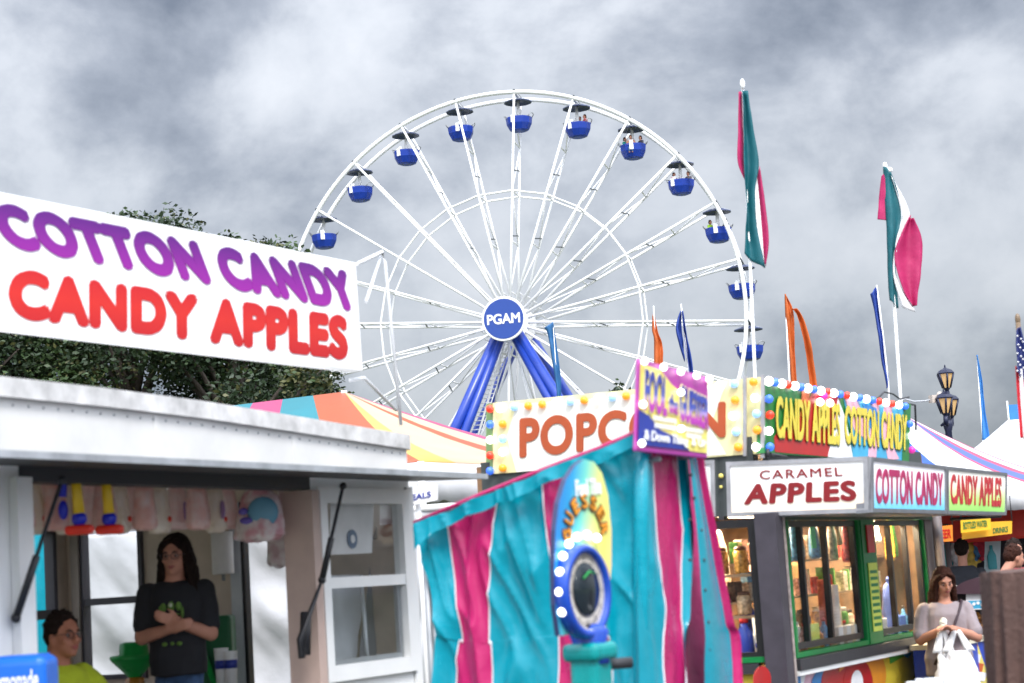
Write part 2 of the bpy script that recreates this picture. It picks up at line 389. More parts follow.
b = MB(); b.tube(hubc+wax*.02, WC+wax*(WT+4), .5, n=20); b.lathe([(1.3, -.1), (1.3, .12)], WC, 32, 0, False, Mdisc); b.lathe([(1.3, -.1), (1.3, .12)], WC+wax*WT, 32, 0, False, Mdisc)
b.build('axle', STEELW, wheel)
for sgn in (-1, 1):
    for d, nd in ((-1.0, 1), (WT+2.6, 1)):
        for k in ((0, 1) if d < 0 else (0,)):
            top = WC + wax*d + wh*(sgn*(.25+.0*k)) - UP*.1; ft = top + wh*(sgn*(WC.z*math.tan(R(28))+ (0 if k == 0 else -1.6))); ft.z = .2
            if k: top = top + UP*-.5
            b = MB(); b.tube(top, ft, .34 if d < 0 and k == 0 else .30, n=14); b.build('support_leg', BLUE, wheel)
    b = MB()                                      # white access ladder between the legs
    t0 = WC + wax*.4 + wh*(sgn*.5) - UP*1.2; f0 = t0 + wh*(sgn*(WC.z-1.2)*math.tan(R(22))); f0.z = .2
    sd_ = wh*.42
    if sgn < 0:
        b.tube(t0-sd_, f0-sd_, .035, n=5); b.tube(t0+sd_, f0+sd_, .035, n=5)
        for q in range(60):
            c = t0.lerp(f0, (q+.5)/60); b.tube(c-sd_, c+sd_, .03, n=4)
        b.build('ladder', STEELW, wheel)
b = MB(); b.box((WC.x+wax.x*1.5, WC.y+wax.y*1.5, .3), (26, 7, .6), rz=-WA); b.build('base_platform', GREYM, wheel)

def make_gondola():
    t = thing('gondola', '', 'gondola', (0, 0, 0))
    b = MB(); b.lathe([(.0, .02), (.5, .0), (.90, -.13), (.92, -.19), (.86, -.17), (.5, -.06), (.05, -.04)], (0, 0, 0), 12, 0, False)
    cp = b.build('canopy', NAVY, t)
    b = MB()
    for k in range(12):
        a = 2*math.pi*(k+.5)/12; b.path([(.1*math.cos(a), .1*math.sin(a), .045), (.5*math.cos(a), .5*math.sin(a), .022), (.92*math.cos(a), .92*math.sin(a), -.15)], .022, 5)
    b.build('canopy_rib', mat('canopy rib', (.25, .28, .36), .5), cp)
    b = MB(); b.tube((0, 0, -2.0), (0, 0, .12), .075, n=8); b.tube((-.14, 0, -1.5), (-.05, 0, -.1), .035, n=6); b.tube((.14, 0, -1.5), (.05, 0, -.1), .035, n=6)
    b.build('centre_pole', STEELW, t)
    b = MB(); b.lathe([(.42, -2.10), (.62, -2.02), (.82, -1.62), (.86, -1.27), (.86, -1.20), (.80, -1.20), (.77, -1.58), (.5, -1.93)], (0, 0, 0), 10, 0, False)
    b.build('basket', BLUE, t)
    b = MB(); b.box((-.12, -.84, -1.36), (.26, .03, .50)); b.box((-.12, -.6, -1.2), (.24, .03, .5)); b.build('door', STEELW, t)
    b = MB(); b.lathe([(.3, -1.60), (.74, -1.60), (.74, -1.53), (.3, -1.53)], (0, 0, 0), 10, 0, False); b.build('bench_seat', mat('grey bench', (.4, .42, .45), .6), t)
    for s in (-1, 1):
        b = MB(); b.path([(s*.76, -.35, -1.24), (s*.92, -.3, -1.02), (s*.94, 0, -.98), (s*.92, .3, -1.02), (s*.76, .35, -1.24)], .028, 6); b.build('hand_rail', GREYM, t)
    return t
GL = {0: 'empty blue gondola at the very top of the Ferris wheel', 1: 'blue gondola with two riders, first one right of the wheel top', 2: 'blue gondola with three riders, second one right of the wheel top',
      3: 'blue gondola with a rider in pink, third one right of the wheel top', 4: 'blue gondola with a rider in lime green, high on the right of the wheel', 5: 'empty blue gondola on the right rim beside the tall flag, third from the lowest in view there',
      6: 'lower empty blue gondola at three o\'clock on the wheel, lowest in view on the right', 23: 'empty blue gondola first one left of the wheel top', 22: 'empty blue gondola second one left of the wheel top',
      21: 'empty blue gondola third one left of the wheel top', 20: 'empty blue gondola on the left rim just above the white cotton candy sign'}
GL[5] = 'empty blue gondola on the right rim beside the flag, one above the lowest in view'
ords = ['', 'first', 'second', 'third', 'fourth', 'fifth', 'sixth', 'seventh', 'eighth', 'ninth', 'tenth', 'eleventh', 'twelfth']
for i in range(7, 20):
    GL[i] = ('blue gondola %s down the right rim below three o\'clock, hidden behind the stalls' % ords[i-6]) if i <= 12 else ('blue gondola %s down the left rim below the cotton candy sign edge, hidden by stalls' % ords[20-i])
gp = make_gondola(); GPOS = {}
for n_, i in enumerate([k for k in range(24) if abs(k-12) > 3]):
    p = wp(R(15*i+PH), WR, WT/2) - UP*.28; GPOS[i] = p
    rz = -WA + random.uniform(-.5, .5)
    o = gp if n_ == 0 else dup(gp, p, rz)
    o.location = p; o.rotation_euler = (0, 0, rz); o['label'] = GL[i]; o['group'] = 'gondolas of the Ferris wheel'

# ================================================================== TREES
LEAF = [mat('leaf deep green', (.014, .033, .009), .6, var=.2, scale=3), mat('leaf mid green', (.034, .068, .016), .55, var=.2, scale=3), mat('leaf olive', (.085, .088, .026), .55, var=.2, scale=3)]
BARK = mat('bark', (.07, .055, .045), .9, var=.3, scale=5, bump=.6)
def tree(loc, H, rx, label, n=5200, base=.3, seed=1, leaf=.17, group='trees behind the white food trailer', squash=1.0, tipn=9):
    rnd = random.Random(seed); t = thing('broadleaf_tree', label, 'tree', loc, group)
    L0 = V(loc); b = MB()
    b.path([L0, L0+V((.1, 0, H*.3)), L0+V((-.1, .1, H*.6)), L0+V((.1, 0, H*.86))], [.32, .25, .16, .05], 9)
    clumps = []
    for k in range(64):
        a = rnd.uniform(0, 6.283); hh = rnd.uniform(base, .93); env = math.sin(min(1, max(.0, (1-hh)/(1-base)*1.05))*1.75)**.7 if hh < 1 else 0
        rr = rx*env*math.sqrt(rnd.uniform(.15, 1)); c = L0+V((rr*math.cos(a), rr*math.sin(a)*squash, H*hh)); clumps.append((c, rnd.uniform(.55, 1.25)*rx*.26))
        if k % 2 == 0:
            s0 = L0+V((0, 0, H*max(.2, hh-.22))); b.path([s0, s0.lerp(c, .5)+V((0, 0, .2)), c], [.11, .07, .02], 5)
    for k in range(tipn):
        a = rnd.uniform(0, 6.283); rr = rx*rnd.uniform(0, .75); clumps.append((L0+V((rr*math.cos(a), rr*math.sin(a), H*(1-.16*(rr/rx)**1.2-rnd.uniform(0, .05)))), rx*rnd.uniform(.09, .2)))
    b.build('trunk', BARK, t)
    lf = MB(); tot = sum(r*r for _, r in clumps)
    for c, r in clumps:
        m0 = rnd.choices((0, 1, 2), (.45, .4, .15))[0]
        for q in range(int(n*r*r/tot)):
            d = V((rnd.gauss(0, 1), rnd.gauss(0, 1), rnd.gauss(0, .8))).normalized()*r*rnd.uniform(.45, 1.08)
            p = c+d; s_ = leaf*rnd.uniform(.55, 1.2); u = V((rnd.gauss(0, 1), rnd.gauss(0, 1), rnd.gauss(0, .6))).normalized(); v_ = u.orthogonal().normalized()
            v_ = (Matrix.Rotation(rnd.uniform(0, 6.28), 3, u) @ v_)
            lf.quad(p-u*s_*.5, p+v_*s_*.28, p+u*s_*.5, p-v_*s_*.28, m0 if rnd.random() < .75 else rnd.randint(0, 2))
    lf.build('crown', LEAF, t); return t
def ground_at(px, Y): p = at(px, 500, Y); return (p.x, p.y, 0)
tree(ground_at(35, 52), 11.6, 4.2, 'dark green tree at the left edge behind the white trailer, tip just over the sign', 46000, .16, 3)
tree(ground_at(140, 50), 12.15, 3.9, 'tallest dark green tree showing above and below the cotton candy sign', 46000, .16, 11, tipn=12)
tree(ground_at(238, 49), 11.2, 3.6, 'dark olive green tree whose top shows just above the word CANDY of the sign', 40000, .16, 5, tipn=10)
tree(ground_at(296, 54), 9.0, 2.5, 'lowest dark green tree at the right end under the sign\'s corner', 28000, .16, 21, tipn=6)
tree(ground_at(-70, 50), 11.5, 4.2, 'dark tree beyond the left edge of the view, only branch ends in sight', 14000, .16, 8)
tree(ground_at(629, 85), 10.2, 1.9, 'small far tree top peeping over the popcorn sign beside the guesser sign', 1800, .4, 31, leaf=.3, group='far trees', tipn=10)

# ================================================================== STRIPED TENTS
def hip_tent(name, label, apex, u, wdt, drop, ridge, colsL, colsR, mats, valance=.45, eave_side=None):
    """hip roof: ridge runs along -u from the apex; wdt = half width; left slope striped across, end slope striped along"""
    u = V(u).normalized(); q = V((-u.y, u.x, 0)); q = q if q.y < 0 else -q     # q points to the camera side
    apex = V(apex); t = thing(name, label, 'tent', (apex.x, apex.y, 0)); D = V((0, 0, -drop))
    bk = apex - u*ridge
    cF, cB = apex+u*wdt+q*wdt+D, apex+u*wdt-q*wdt+D
    lF, lB = bk - u*wdt + q*wdt + D, bk - u*wdt - q*wdt + D
    sag = lambda p, k: p - V((0, 0, k))
    b = MB()
    n = len(colsL)                                 # front slope, stripes run down it
    for side in (1, -1):
        e0, e1 = (cF, lF) if side == 1 else (cB, lB)
        for i in range(n):
            a, c = i/n, (i+1)/n
            tp = lambda s: apex.lerp(bk, s)
            eb = lambda s: e0.lerp(e1, s)
            f = lambda x, y: (tp(a+(c-a)*x).lerp(eb(a+(c-a)*x), y)) - V((0, 0, .12*math.sin(math.pi*y)))
            b.grid(f, 2, 6, colsL[i])
    n = len(colsR)
    for e0, e1, pk in ((cF, cB, apex), (lB, lF, bk)):
        for i in range(n):
            a, c = i/n, (i+1)/n
            f = lambda x, y: pk.lerp(e0.lerp(e1, a+(c-a)*x), y) - V((0, 0, .12*math.sin(math.pi*y)))
            b.grid(f, 2, 6, colsR[i])
    b.build('roof', mats, t, solid=.01)
    b = MB(); loop = [cF, cB, lB, lF]
    for i in range(4):
        p0, p1 = loop[i], loop[(i+1) % 4]
        nn = 40
        f = lambda x, y: p0.lerp(p1, x) - V((0, 0, valance*y*(1 if y < .9 else .9+.1*abs(math.sin(x*nn)))+.005))
        b.grid(f, nn, 2, 0)
    b.build('valance', TARP, t, solid=.008)
    for p in loop:
        b = MB(); b.tube((p.x*.0+p.x, p.y, 0), p, .04, n=8); b.build('post', STEELW, t)
    b = MB(); b.tube(apex-u*.1-V((0, 0, drop)), apex+V((0, 0, .02)), .04, n=8); b.build('king_pole', STEELW, t)
    return t
TT = lambda nm, c: mat(nm, c, .5, var=.07, scale=1.5, bump=.25, bscale=2)
TC = [TT('tent teal', (.006, .16, .20)), TT('tent pink', (.36, .035, .12)), TT('tent orange', (.34, .065, .015)), TT('tent yellow', (.52, .33, .07)), TT('tent cream', (.48, .35, .23)), TARP]
mdir = V((math.sin(R(29)), math.cos(R(29)), 0)); edir = V((math.cos(R(29)), -math.sin(R(29)), 0))
hip_tent('striped_tent', 'tent with teal, pink, orange and cream striped roof behind the white trailer', at(344, 392, 25), edir, 3.0, 1.25, 5.0,
         [2, 0, 1, 0, 3, 2, 1, 0, 1, 3], [3, 4, 4, 4, 2, 4, 4, 1], TC)
TC2 = [TARP, TT('tent royal blue', (.01, .07, .36)), TT('tent rose', (.40, .04, .11)), TT('tent periwinkle', (.05, .10, .34)), TT('tent red', (.42, .02, .05))]
hip_tent('striped_tent', 'tent with white, rose and blue striped roof at the right, before the lamp post', at(905, 416, 24), edir, 1.95, 1.04, 3.0,
         [0, 1, 1, 0, 0, 2, 2, 0, 0, 1, 1, 0], [2, 3, 3, 3, 2, 2, 0, 0, 0, 2], TC2, valance=.28)
def peak_tent(apex, hw, drop, label):
    t = thing('peaked_tent', label, 'tent', (apex.x, apex.y, 0)); b = MB(); c = [apex+V((sx*hw, sy*hw, -drop)) for sx, sy in ((-1, -1), (1, -1), (1, 1), (-1, 1))]
    for i in range(4):
        p0, p1 = c[i], c[(i+1) % 4]
        b.grid(lambda x, y: apex.lerp(p0.lerp(p1, x), y) - V((0, 0, .35*math.sin(math.pi*y)*(1-y*.3))), 6, 10, 0)
        b.grid(lambda x, y: p0.lerp(p1, x) - V((0, 0, .4*y+.004)), 6, 1, 0)
    b.build('roof', TARP, t, solid=.01)
    for p in c: b = MB(); b.tube((p.x, p.y, 0), p, .04); b.build('post', STEELW, t)
    b = MB(); b.tube(apex-V((0, 0, drop)), apex+V((0, 0, .2)), .05); b.build('king_pole', STEELW, t)
    return t
peak_tent(at(1030, 400, 34), 3.2, 1.9, 'plain white peaked tent at the right edge behind the striped tent')
# ================================================================== WHITE FOOD TRAILER (left)
C0 = at(414, 586, 11.4); C0.z = 0; TA = R(26)
WP = Plane(C0, TA)                                # serving wall: along = away from the camera, off = towards the midway
nin = -WP.n
EP = Plane(C0, d=nin)                             # far end wall: along = into the trailer; its n faces the camera
tr = thing('food_trailer', 'white concession trailer with open serving hatch, flip-up flap and sash window, at the left', 'food trailer', (C0.x-1.9, C0.y-2.2, 0))
def sx(px, py=520): return WP.sz(px, py)[0]
ztop = lambda px, py: WP.sz(px, py)[1]
aE = 0.0; aL = -6.2; DEP = 2.6
ZH = 2.345                                        # hinge height
# parapet / roof edge
pr = [(0, 380), (100, 391), (200, 404), (300, 420), (404, 437)]
top = [WP.sz(*q) for q in pr]; sl = (top[1][1]-top[0][1])/(top[1][0]-top[0][0]); top.insert(0, (aL, top[0][1]+sl*(aL-top[0][0]))); top.append((aE, top[-1][1]-.005))
b = MB()
ol = [WP.pt(a, z, 0) for a, z in top] + [WP.pt(aE, ZH, 0), WP.pt(aL, ZH, 0)]
b.prism(ol, -WP.n*.06, 0)
b.build('parapet', WHITEW, tr)
b = MB()
for (a, z), (a2, z2) in zip(top[:-1], top[1:]):
    b.hexa([WP.pt(a, z-.075, .002), WP.pt(a2, z2-.075, .002), WP.pt(a2, z2-.075, .03), WP.pt(a, z-.075, .03), WP.pt(a, z+.012, -.07), WP.pt(a2, z2+.012, -.07), WP.pt(a2, z2+.012, .03), WP.pt(a, z+.012, .03)])
b.build('roof_trim', mat('dirty roof rail', (.62, .61, .60), .5, .1, var=.22, scale=7), tr)
zr = top[-1][1]
zf = lambda a: next(z+(z2-z)*(a-q)/(q2-q) for (q, z), (q2, z2) in zip(top[:-1], top[1:]) if q <= a <= q2+1e-6)
for a in (-4.9, -3.68, -2.46, -1.24):
    b = MB(); b.slab(WP, a-.018, a+.018, ZH+.01, zf(a)-.085, .001, .005); b.build('panel_joint', WHITEW, tr)
b = MB()
for k in range(62):
    a = aL+.1*k+.02; b.ell(WP.pt(a, zf(a)-.105, .002), .006, n=6, k=4); b.ell(WP.pt(a, ZH+.03, .002), .006, n=6, k=4)
tag(b.build('rivets', GREYM, tr), None, None, None, 'stuff')
b = MB(); b.hexa([WP.pt(aL, ZH+.12, -.07), WP.pt(aE, ZH+.12, -.07), WP.pt(aE, ZH+.12, -DEP), WP.pt(aL, ZH+.12, -DEP), WP.pt(aL, top[0][1]-.1, -.07), WP.pt(aE, zr-.02, -.07), WP.pt(aE, zr-.02, -DEP), WP.pt(aL, top[0][1]-.1, -DEP)])
b.build('roof', WHITEW, tr)
b = MB(); b.slab(WP, aL, aE-.05, ZH+.08, ZH+.115, -DEP+.05, -.065); b.build('ceiling', WHITE, tr)
b = MB(); b.slab(WP, aL, aE, .3, .4, -DEP, 0); b.build('floor', mat('pale vinyl floor', (.55, .53, .50), .5, var=.15), tr)
# serving wall around the opening
aO0, aO1 = sx(20), sx(311)                        # opening limits
CZ = 1.08
aW0, aW1 = sx(325, 560), sx(404, 560); zW0, zW1 = WP.sz(365, 672)[1], WP.sz(365, 490)[1]
b = MB()
b.slab(WP, aL, aE, .4, CZ, -.05, 0); b.slab(WP, aO1, aE, CZ, zW0, -.05, 0); b.slab(WP, aO1, aW0, zW0, ZH, -.05, 0); b.slab(WP, aW1, aE, zW0, ZH, -.05, 0); b.slab(WP, aW0, aW1, zW1, ZH, -.05, 0)
b.slab(WP, aL, aL+.9, CZ, ZH, -.05, 0); b.slab(WP, aL+1.6, aO0, CZ, ZH, -.05, 0); b.slab(WP, aL+.9, aL+1.6, CZ, 1.3, -.05, 0); b.slab(WP, aL+.9, aL+1.6, 2.1, ZH, -.05, 0)
b.build('serving_wall', WHITE, tr)
b = MB(); b.slab(WP, aO0, aO1, CZ, CZ+.04, -.35, .22); b.build('counter', ALU, tr)
b = MB(); b.slab(WP, aO0-.07, aO0+.03, CZ+.045, ZH-.06, .003, .05); b.slab(WP, aO0-.2, aO0-.17, CZ+.045, ZH-.06, .003, .03); b.build('hatch_post', WHITE, tr)
b = MB(); b.slab(WP, aO0, aO1-.0, ZH-.075, ZH, -.12, .004); b.build('hatch_header', DARK, tr)
b = MB(); b.slab(WP, aO1-.03, aO1+.055, CZ+.045, ZH-.08, -.16, .03); b.build('hatch_jamb', mat('jamb beige', (.50, .37, .32), .5), tr)
# flap
FW = .51
b = MB(); b.hexa([WP.pt(aL, ZH-.01, .01), WP.pt(aE+.02, ZH-.01, .01), WP.pt(aE+.02, ZH-.035, FW), WP.pt(aL, ZH-.035, FW), WP.pt(aL, ZH+.02, .01), WP.pt(aE+.02, ZH+.02, .01), WP.pt(aE+.02, ZH-.005, FW), WP.pt(aL, ZH-.005, FW)])
fl = b.build('hatch_flap', DARK, tr)
b = MB(); b.slab(WP, aL, aE+.02, ZH-.036, ZH-.006, FW+.002, FW+.018); b.build('flap_edge', mat('flap edge strip', (.42, .44, .46), .35, .4, var=.2), fl)
def strut(pa, pb, oa, ob_):
    p, q = WP(*pa, oa), WP(*pb, ob_)
    b = MB(); b.path([p, p.lerp(q, .55), p.lerp(q, .551), q], [.009, .009, .017, .017], 8); b.ell(p, .02, n=8, k=6); b.ell(q, .022, n=8, k=6)
    b.build('gas_strut', BLACK, tr)
strut((62, 480), (16, 618), .29, .04); strut((343, 486), (322, 580), .29, .12)
b = MB(); p, q = WP(322, 580, .12), WP(300, 640, .05); b.path([p, q, WP(302, 658, .05)], [.008, .02, .02], 8); b.tube(WP(306, 612, .05), WP(305, 655, .05), .03, n=8); b.build('gas_strut', BLACK, tr)
# sash window in the serving wall
def sash(pl, a0, a1, z0, z1, parent, frame, fw=.05, off=0, rail=.5, name='window', pane=True, rw=.045, inward=False):
    b = MB(); o0, o1 = off-.045, off+.03
    b.slab(pl, a0, a0+fw, z0, z1, o0, o1); b.slab(pl, a1-fw, a1, z0, z1, o0, o1); b.slab(pl, a0+fw, a1-fw, z0, z0+fw, o0, o1); b.slab(pl, a0+fw, a1-fw, z1-fw, z1, o0, o1)
    zm = z0+(z1-z0)*rail
    if rail: b.slab(pl, a0+fw, a1-fw, zm-rw/2, zm+rw/2, o0+.004, o1-.006)
    f = b.build(name, frame, parent)
    if pane:
        b = MB(); b.slab(pl, a0+fw-.004, a1-fw+.004, z0+fw-.004, z1-fw+.004, off-.012, off-.006); b.build('pane', GLASS, f)
    return f
f = sash(WP, sx(318, 575), sx(409, 575), zW0-.03, WP.sz(365, 489)[1], tr, WHITE, .085, rail=.505, rw=.06)
b = MB(); a0, a1 = sx(328, 575), sx(401, 575); zc = zW0+(zW1-zW0)*.5
b.slab(WP, a0, a0+.03, zW0+.05, zc-.03, -.04, -.014); b.slab(WP, a1-.03, a1, zW0+.05, zc-.03, -.04, -.014); b.slab(WP, a0+.03, a1-.03, zW0+.05, zW0+.085, -.04, -.014); b.build('lower_sash', GREYM, f)
b = MB(); b.slab(WP, aE-.06, aE+.015, .4, ZH-.045, .003, .02); b.slab(WP, aE-.0, aE+.016, .4, ZH-.045, -.1, .001); b.build('corner_trim', WHITE, tr)
# far end wall (inside face towards the camera)
EPi = Plane(C0 - WP.d*.04, d=nin)
def er(px, py=600): return EPi.sz(px, py)
r0, r1 = er(143)[0], er(85)[0]; zd0 = .4
wz0, wz1 = er(115, 676)[1], er(115, 526)[1]
q0, q1 = er(290)[0], er(247)[0]                   # open rear doorway
s0, s1 = er(400, 560)[0], er(330, 560)[0]
b = MB(); g0, g1 = .06, DEP
def wall_e(a, c, z0, z1): b.slab(EPi, a, c, z0, z1, -.04, 0)
zc_ = ZH+.08
dz1 = er(270, 500)[1]
wall_e(g0, q0, .4, zc_); wall_e(q0, q1, dz1, zc_); wall_e(q1, r0, .4, zc_); wall_e(r0, r1, .4, wz0); wall_e(r0, r1, wz1, zc_); wall_e(r1, g1, .4, zc_)
b.build('end_wall', BEIGE, tr)
b = MB(); b.slab(EPi, r1+.01, r1+.07, .45, zc_-.02, .004, .05); b.slab(EPi, r1+.14, r1+.19, .45, zc_-.02, .004, .03); b.build('corner_trim', TAUPE, tr)
sash(EPi, r0-.02, r1+.02, wz0-.02, wz1+.02, tr, mat('dark window frame', (.05, .045, .06), .4), .03, .0, .5, rw=.045)
b = MB(); b.slab(EPi, q1-.005, q1+.075, .4, dz1, .004, .06); b.build('door_jamb', mat('pale door jamb', (.62, .64, .68), .4), tr)
b = MB(); b.slab(EPi, q1-.03, q1-.006, .4, dz1, .0, .055); b.build('door_seal', BLACK, tr)
# back wall with a window to the left of the corner
BP = Plane(C0 + nin*DEP, TA)
k0, k1 = BP.sz(16, 600)[0], BP.sz(50, 600)[0]; bz0, bz1 = BP.sz(33, 676)[1], BP.sz(33, 532)[1]
b = MB()
def wall_b(a, c, z0, z1): b.slab(BP, a, c, z0, z1, 0, .04)
wall_b(aL, k0-.7, .4, zc_); wall_b(k1, aE-.05, .4, zc_); wall_b(k0-.7, k1, .4, bz0); wall_b(k0-.7, k1, bz1, zc_)
b.build('back_wall', BEIGE, tr)
sash(BP, k0-.72, k1+.02, bz0-.02, bz1+.02, tr, mat('dark window frame', (.05, .045, .06), .4), .035, .02, .42, rw=.06)
# wheels, hitch frame (below the view)
for a in (-2.2, -3.1):
    for o in (-.2, -DEP+.2):
        c = WP.pt(a, .33, o); M = Matrix((WP.d, UP, WP.n)).transposed()
        b = MB(); b.lathe([(.2, -.1), (.33, -.09), (.33, .09), (.2, .1)], c, 24, 0, True, M); wl = b.build('wheel', BLACK, tr)
        b = MB(); b.lathe([(.04, -.105), (.19, -.104), (.19, .104), (.04, .105)], c, 16, 0, False, M); b.build('rim', ALU, wl)

# roof sign
SP = Plane(at(362, 370, 11.45), R(31))
def sp(px, py, off=0): return SP(px, py, off)
sg = thing('roof_sign', 'big white roof sign reading COTTON CANDY in purple over CANDY APPLES in red', 'sign', (sp(200, 400).x, sp(200, 400).y, 2.6))
L_ = -70
def lin(p, q, x): return p[1]+(q[1]-p[1])*(x-p[0])/(q[0]-p[0])
ctl = (L_, lin((0, 192), (356, 262), L_)); cbl = (L_, lin((0, 327.5), (363, 370), L_))
b = MB(); b.pslab(quadpx(SP, cbl, (363, 371), (356, 262.5), ctl), SP.n, .10); bd = b.build('sign_board', SIGNW, sg); bev(bd, .006)
NEG = None
text('COTTON CANDY', 'lettering', sg, quadpx(SP, (-7, 245), (351, 312), (349, 271), (-5, 201)), SP.n, grad('sign purple fade', [(0, (.30, .010, .30)), (.5, (.22, .009, .26)), (1, (.11, .005, .19))], UP, SP(350, 312).z-2.6, SP(349, 271).z-2.6, 0), bold=.078, depth=.002, off=.002, shear=-.5, space=1.12)
text('CANDY APPLES', 'lettering', sg, quadpx(SP, (8, 318), (348, 361), (347, 316), (8, 267)), SP.n, grad('sign red fade', [(0, (.42, .006, .010)), (.55, (.55, .018, .012)), (1, (.50, .008, .012))], UP, SP(348, 361).z-2.6, SP(347, 316).z-2.6, 0), bold=.072, depth=.002, off=.002, space=1.12)
b = MB(); tp = mat('translucent white tubing', (.72, .73, .75), .35)
b.path([sp(357, 264, -.04), sp(382, 252, -.5), sp(385, 262, -.5), sp(401, 425, -.45)], .012, 8)
b.path([sp(381, 256, -.5), sp(366, 302, -.1)], .010, 8); b.path([sp(350, 380, -.06), sp(364, 378, -.06), sp(396, 410, -.45)], .011, 8)
b.build('tube_frame', tp, sg)
b = MB()
p = sp(-60, 300, -.2); b.tube(p, (p.x, p.y, 2.42), .02)
b.build('support_post', STEELW, sg)

# ---------------------------------------------------------------- things in the trailer
BAGM = [film_mat('cotton candy bag pink', (.86, .56, .50), .5), film_mat('cotton candy bag cream', (.86, .76, .64), .5), film_mat('cotton candy bag rose', (.86, .64, .62), .5)]
def bag(mb, c, w_, h, d, rz=0, m=0, seed=0):
    """puffy tied bag hanging from its knot at c"""
    rnd = random.Random(seed); ph = rnd.uniform(0, 9)
    prof = [(.05, 0), (.24, -.04), (.16, -.09), (.52, -.18), (.74, -.34), (.86, -.55), (.96, -.78), (1, -.92), (.8, -.99), (.2, -1.0)]
    i0 = len(mb.v); pf = [(prof[k][0]+(prof[k+1][0]-prof[k][0])*f, (prof[k][1]+(prof[k+1][1]-prof[k][1])*f)*h) for k in range(9) for f in (0, .34, .67)] + [(prof[9][0], prof[9][1]*h)]
    mb.lathe(pf, c, 20, m, True)
    c = V(c)
    for k in range(i0, len(mb.v)):
        p = mb.v[k]-c; wob = 1+.14*mnoise.noise(V((p.x*3+ph, p.y*3, p.z*6+ph)))+.10*mnoise.noise(V((p.x*4+ph, p.y*4, p.z*19+ph))); q = V((p.x*w_/2*wob, p.y*d/2*wob, p.z+.01*math.sin(p.x*9+ph)))
        mb.v[k] = c + Matrix.Rotation(rz, 3, 'Z') @ q
BPX = [20, 31, 43, 54, 66, 90, 103, 117, 130, 143, 157, 176, 196, 213, 226]
for i, px in enumerate(BPX):
    dpt = -.22 - .09*(i % 3); p = WP(px, 470, dpt); p.z = ZH+.02
    b = MB(); wd = .20 if 150 < px < 205 else .135
    bag(b, p, wd, .29+.015*math.sin(i*2.1), .12, TA+1.2+.2*math.sin(i), 0, i)
    o = b.build('cotton_candy_bag', BAGM[i % 3], loc=p)
    tag(o, 'clear bag of pale pink cotton candy hung in the row along the trailer ceiling', 'cotton candy bag', 'cotton candy bags hung in a row under the ceiling')
    q = WP(px, 470, dpt) 
    pm = MB(); cc = p + V((0, 0, -.19)) + WP.n*.07 - WP.d*.03
    if i % 3 == 1:
        lm = MB(); lm.ell(p + V((0, 0, -.24)) + WP.n*.058 + WP.d*.01, (.022, .012, .016), n=10, k=6, mtx=Matrix.Rotation(-(math.pi/2-TA), 3, 'Z')); lm.build('bag_label', mat('label red', (.6, .04, .02), .4), o)
    if i in (4, 6, 8, 11, 13): 
        pm.ell(cc, (.045, .008, .05), n=10, k=6, mtx=Matrix.Rotation(-(math.pi/2-TA)+0, 3, 'Z')); pm.build('printed_mark', mat('mauve print', (.32, .2, .42), .5), o)
def toy(px, seed, long=.2):
    p = WP(px, 470, -.06); p.z = ZH-.01
    t = thing('hanging_toy', 'yellow, blue and red plastic toy hanging in the hatch, %s the hatch strut' % ('closer to' if seed == 0 else 'farther from'), 'toy', p, 'hanging toys in the serving hatch')
    b = MB(); b.path([p, p+V((.005, 0, -.10)), p+V((.012, 0, -.20))], [.02, .024, .027], 10); b.build('yellow_tube', mat('toy yellow', (.85, .55, .02), .35), t)
    b = MB(); b.ell(p+V((.012, 0, -.225)), .036, n=14, k=10); b.build('blue_ball', mat('toy blue', (.01, .02, .5), .3), t)
    b = MB(); M = Matrix.Rotation(R(90), 3, 'Y'); b.box(p+V((.012, 0, -.275)), (.13, .07, .045)); bev(b.build('red_base', mat('toy red', (.75, .03, .01), .35), t), .018, 3)
    if seed == 0:
        b = MB(); b.tube(p+V((-.05, 0, 0)), p+V((-.06, 0, -.12)), .018); b.ell(p+V((-.06, 0, -.18)), (.024, .02, .045)); b.build('small_charm', [mat('toy blue', (0, 0, 1))], t)
toy(75, 0); toy(105, 1)
# two printed bags at the front right of the hatch
p = WP(258, 480, -.2); p.z = ZH-.0
t = thing('cotton_candy_bag', 'large printed bag of pink cotton candy hanging at the right end of the hatch', 'cotton candy bag', p)
b = MB(); bag(b, p+V((0, 0, -.0)), .30, .34, .2, TA-.9, 0, 77); b.build('bag', film_mat('printed bag pink', (.72, .36, .40), .3), t)
b = MB(); b.ell(p+V((.03, -.085, -.19)), (.085, .022, .085)); b.build('candy_print', mat('print blue grey', (.12, .30, .42), .4), t)
b = MB(); b.ell(p+V((-.06, -.10, -.23)), (.035, .012, .02)); b.ell(p+V((-.075, -.09, -.18)), (.025, .012, .02)); b.build('brand_print', mat('print navy', (.12, .08, .35), .4), t)
p = WP(280, 480, -.34); p.z = ZH-.02
b = MB(); bag(b, p, .2, .46, .16, TA, 0, 91)
tag(b.build('cotton_candy_bag', film_mat('bag lilac', (.62, .44, .46), .3), loc=p), 'long translucent lilac bag hanging lower behind the big printed bag', 'cotton candy bag')
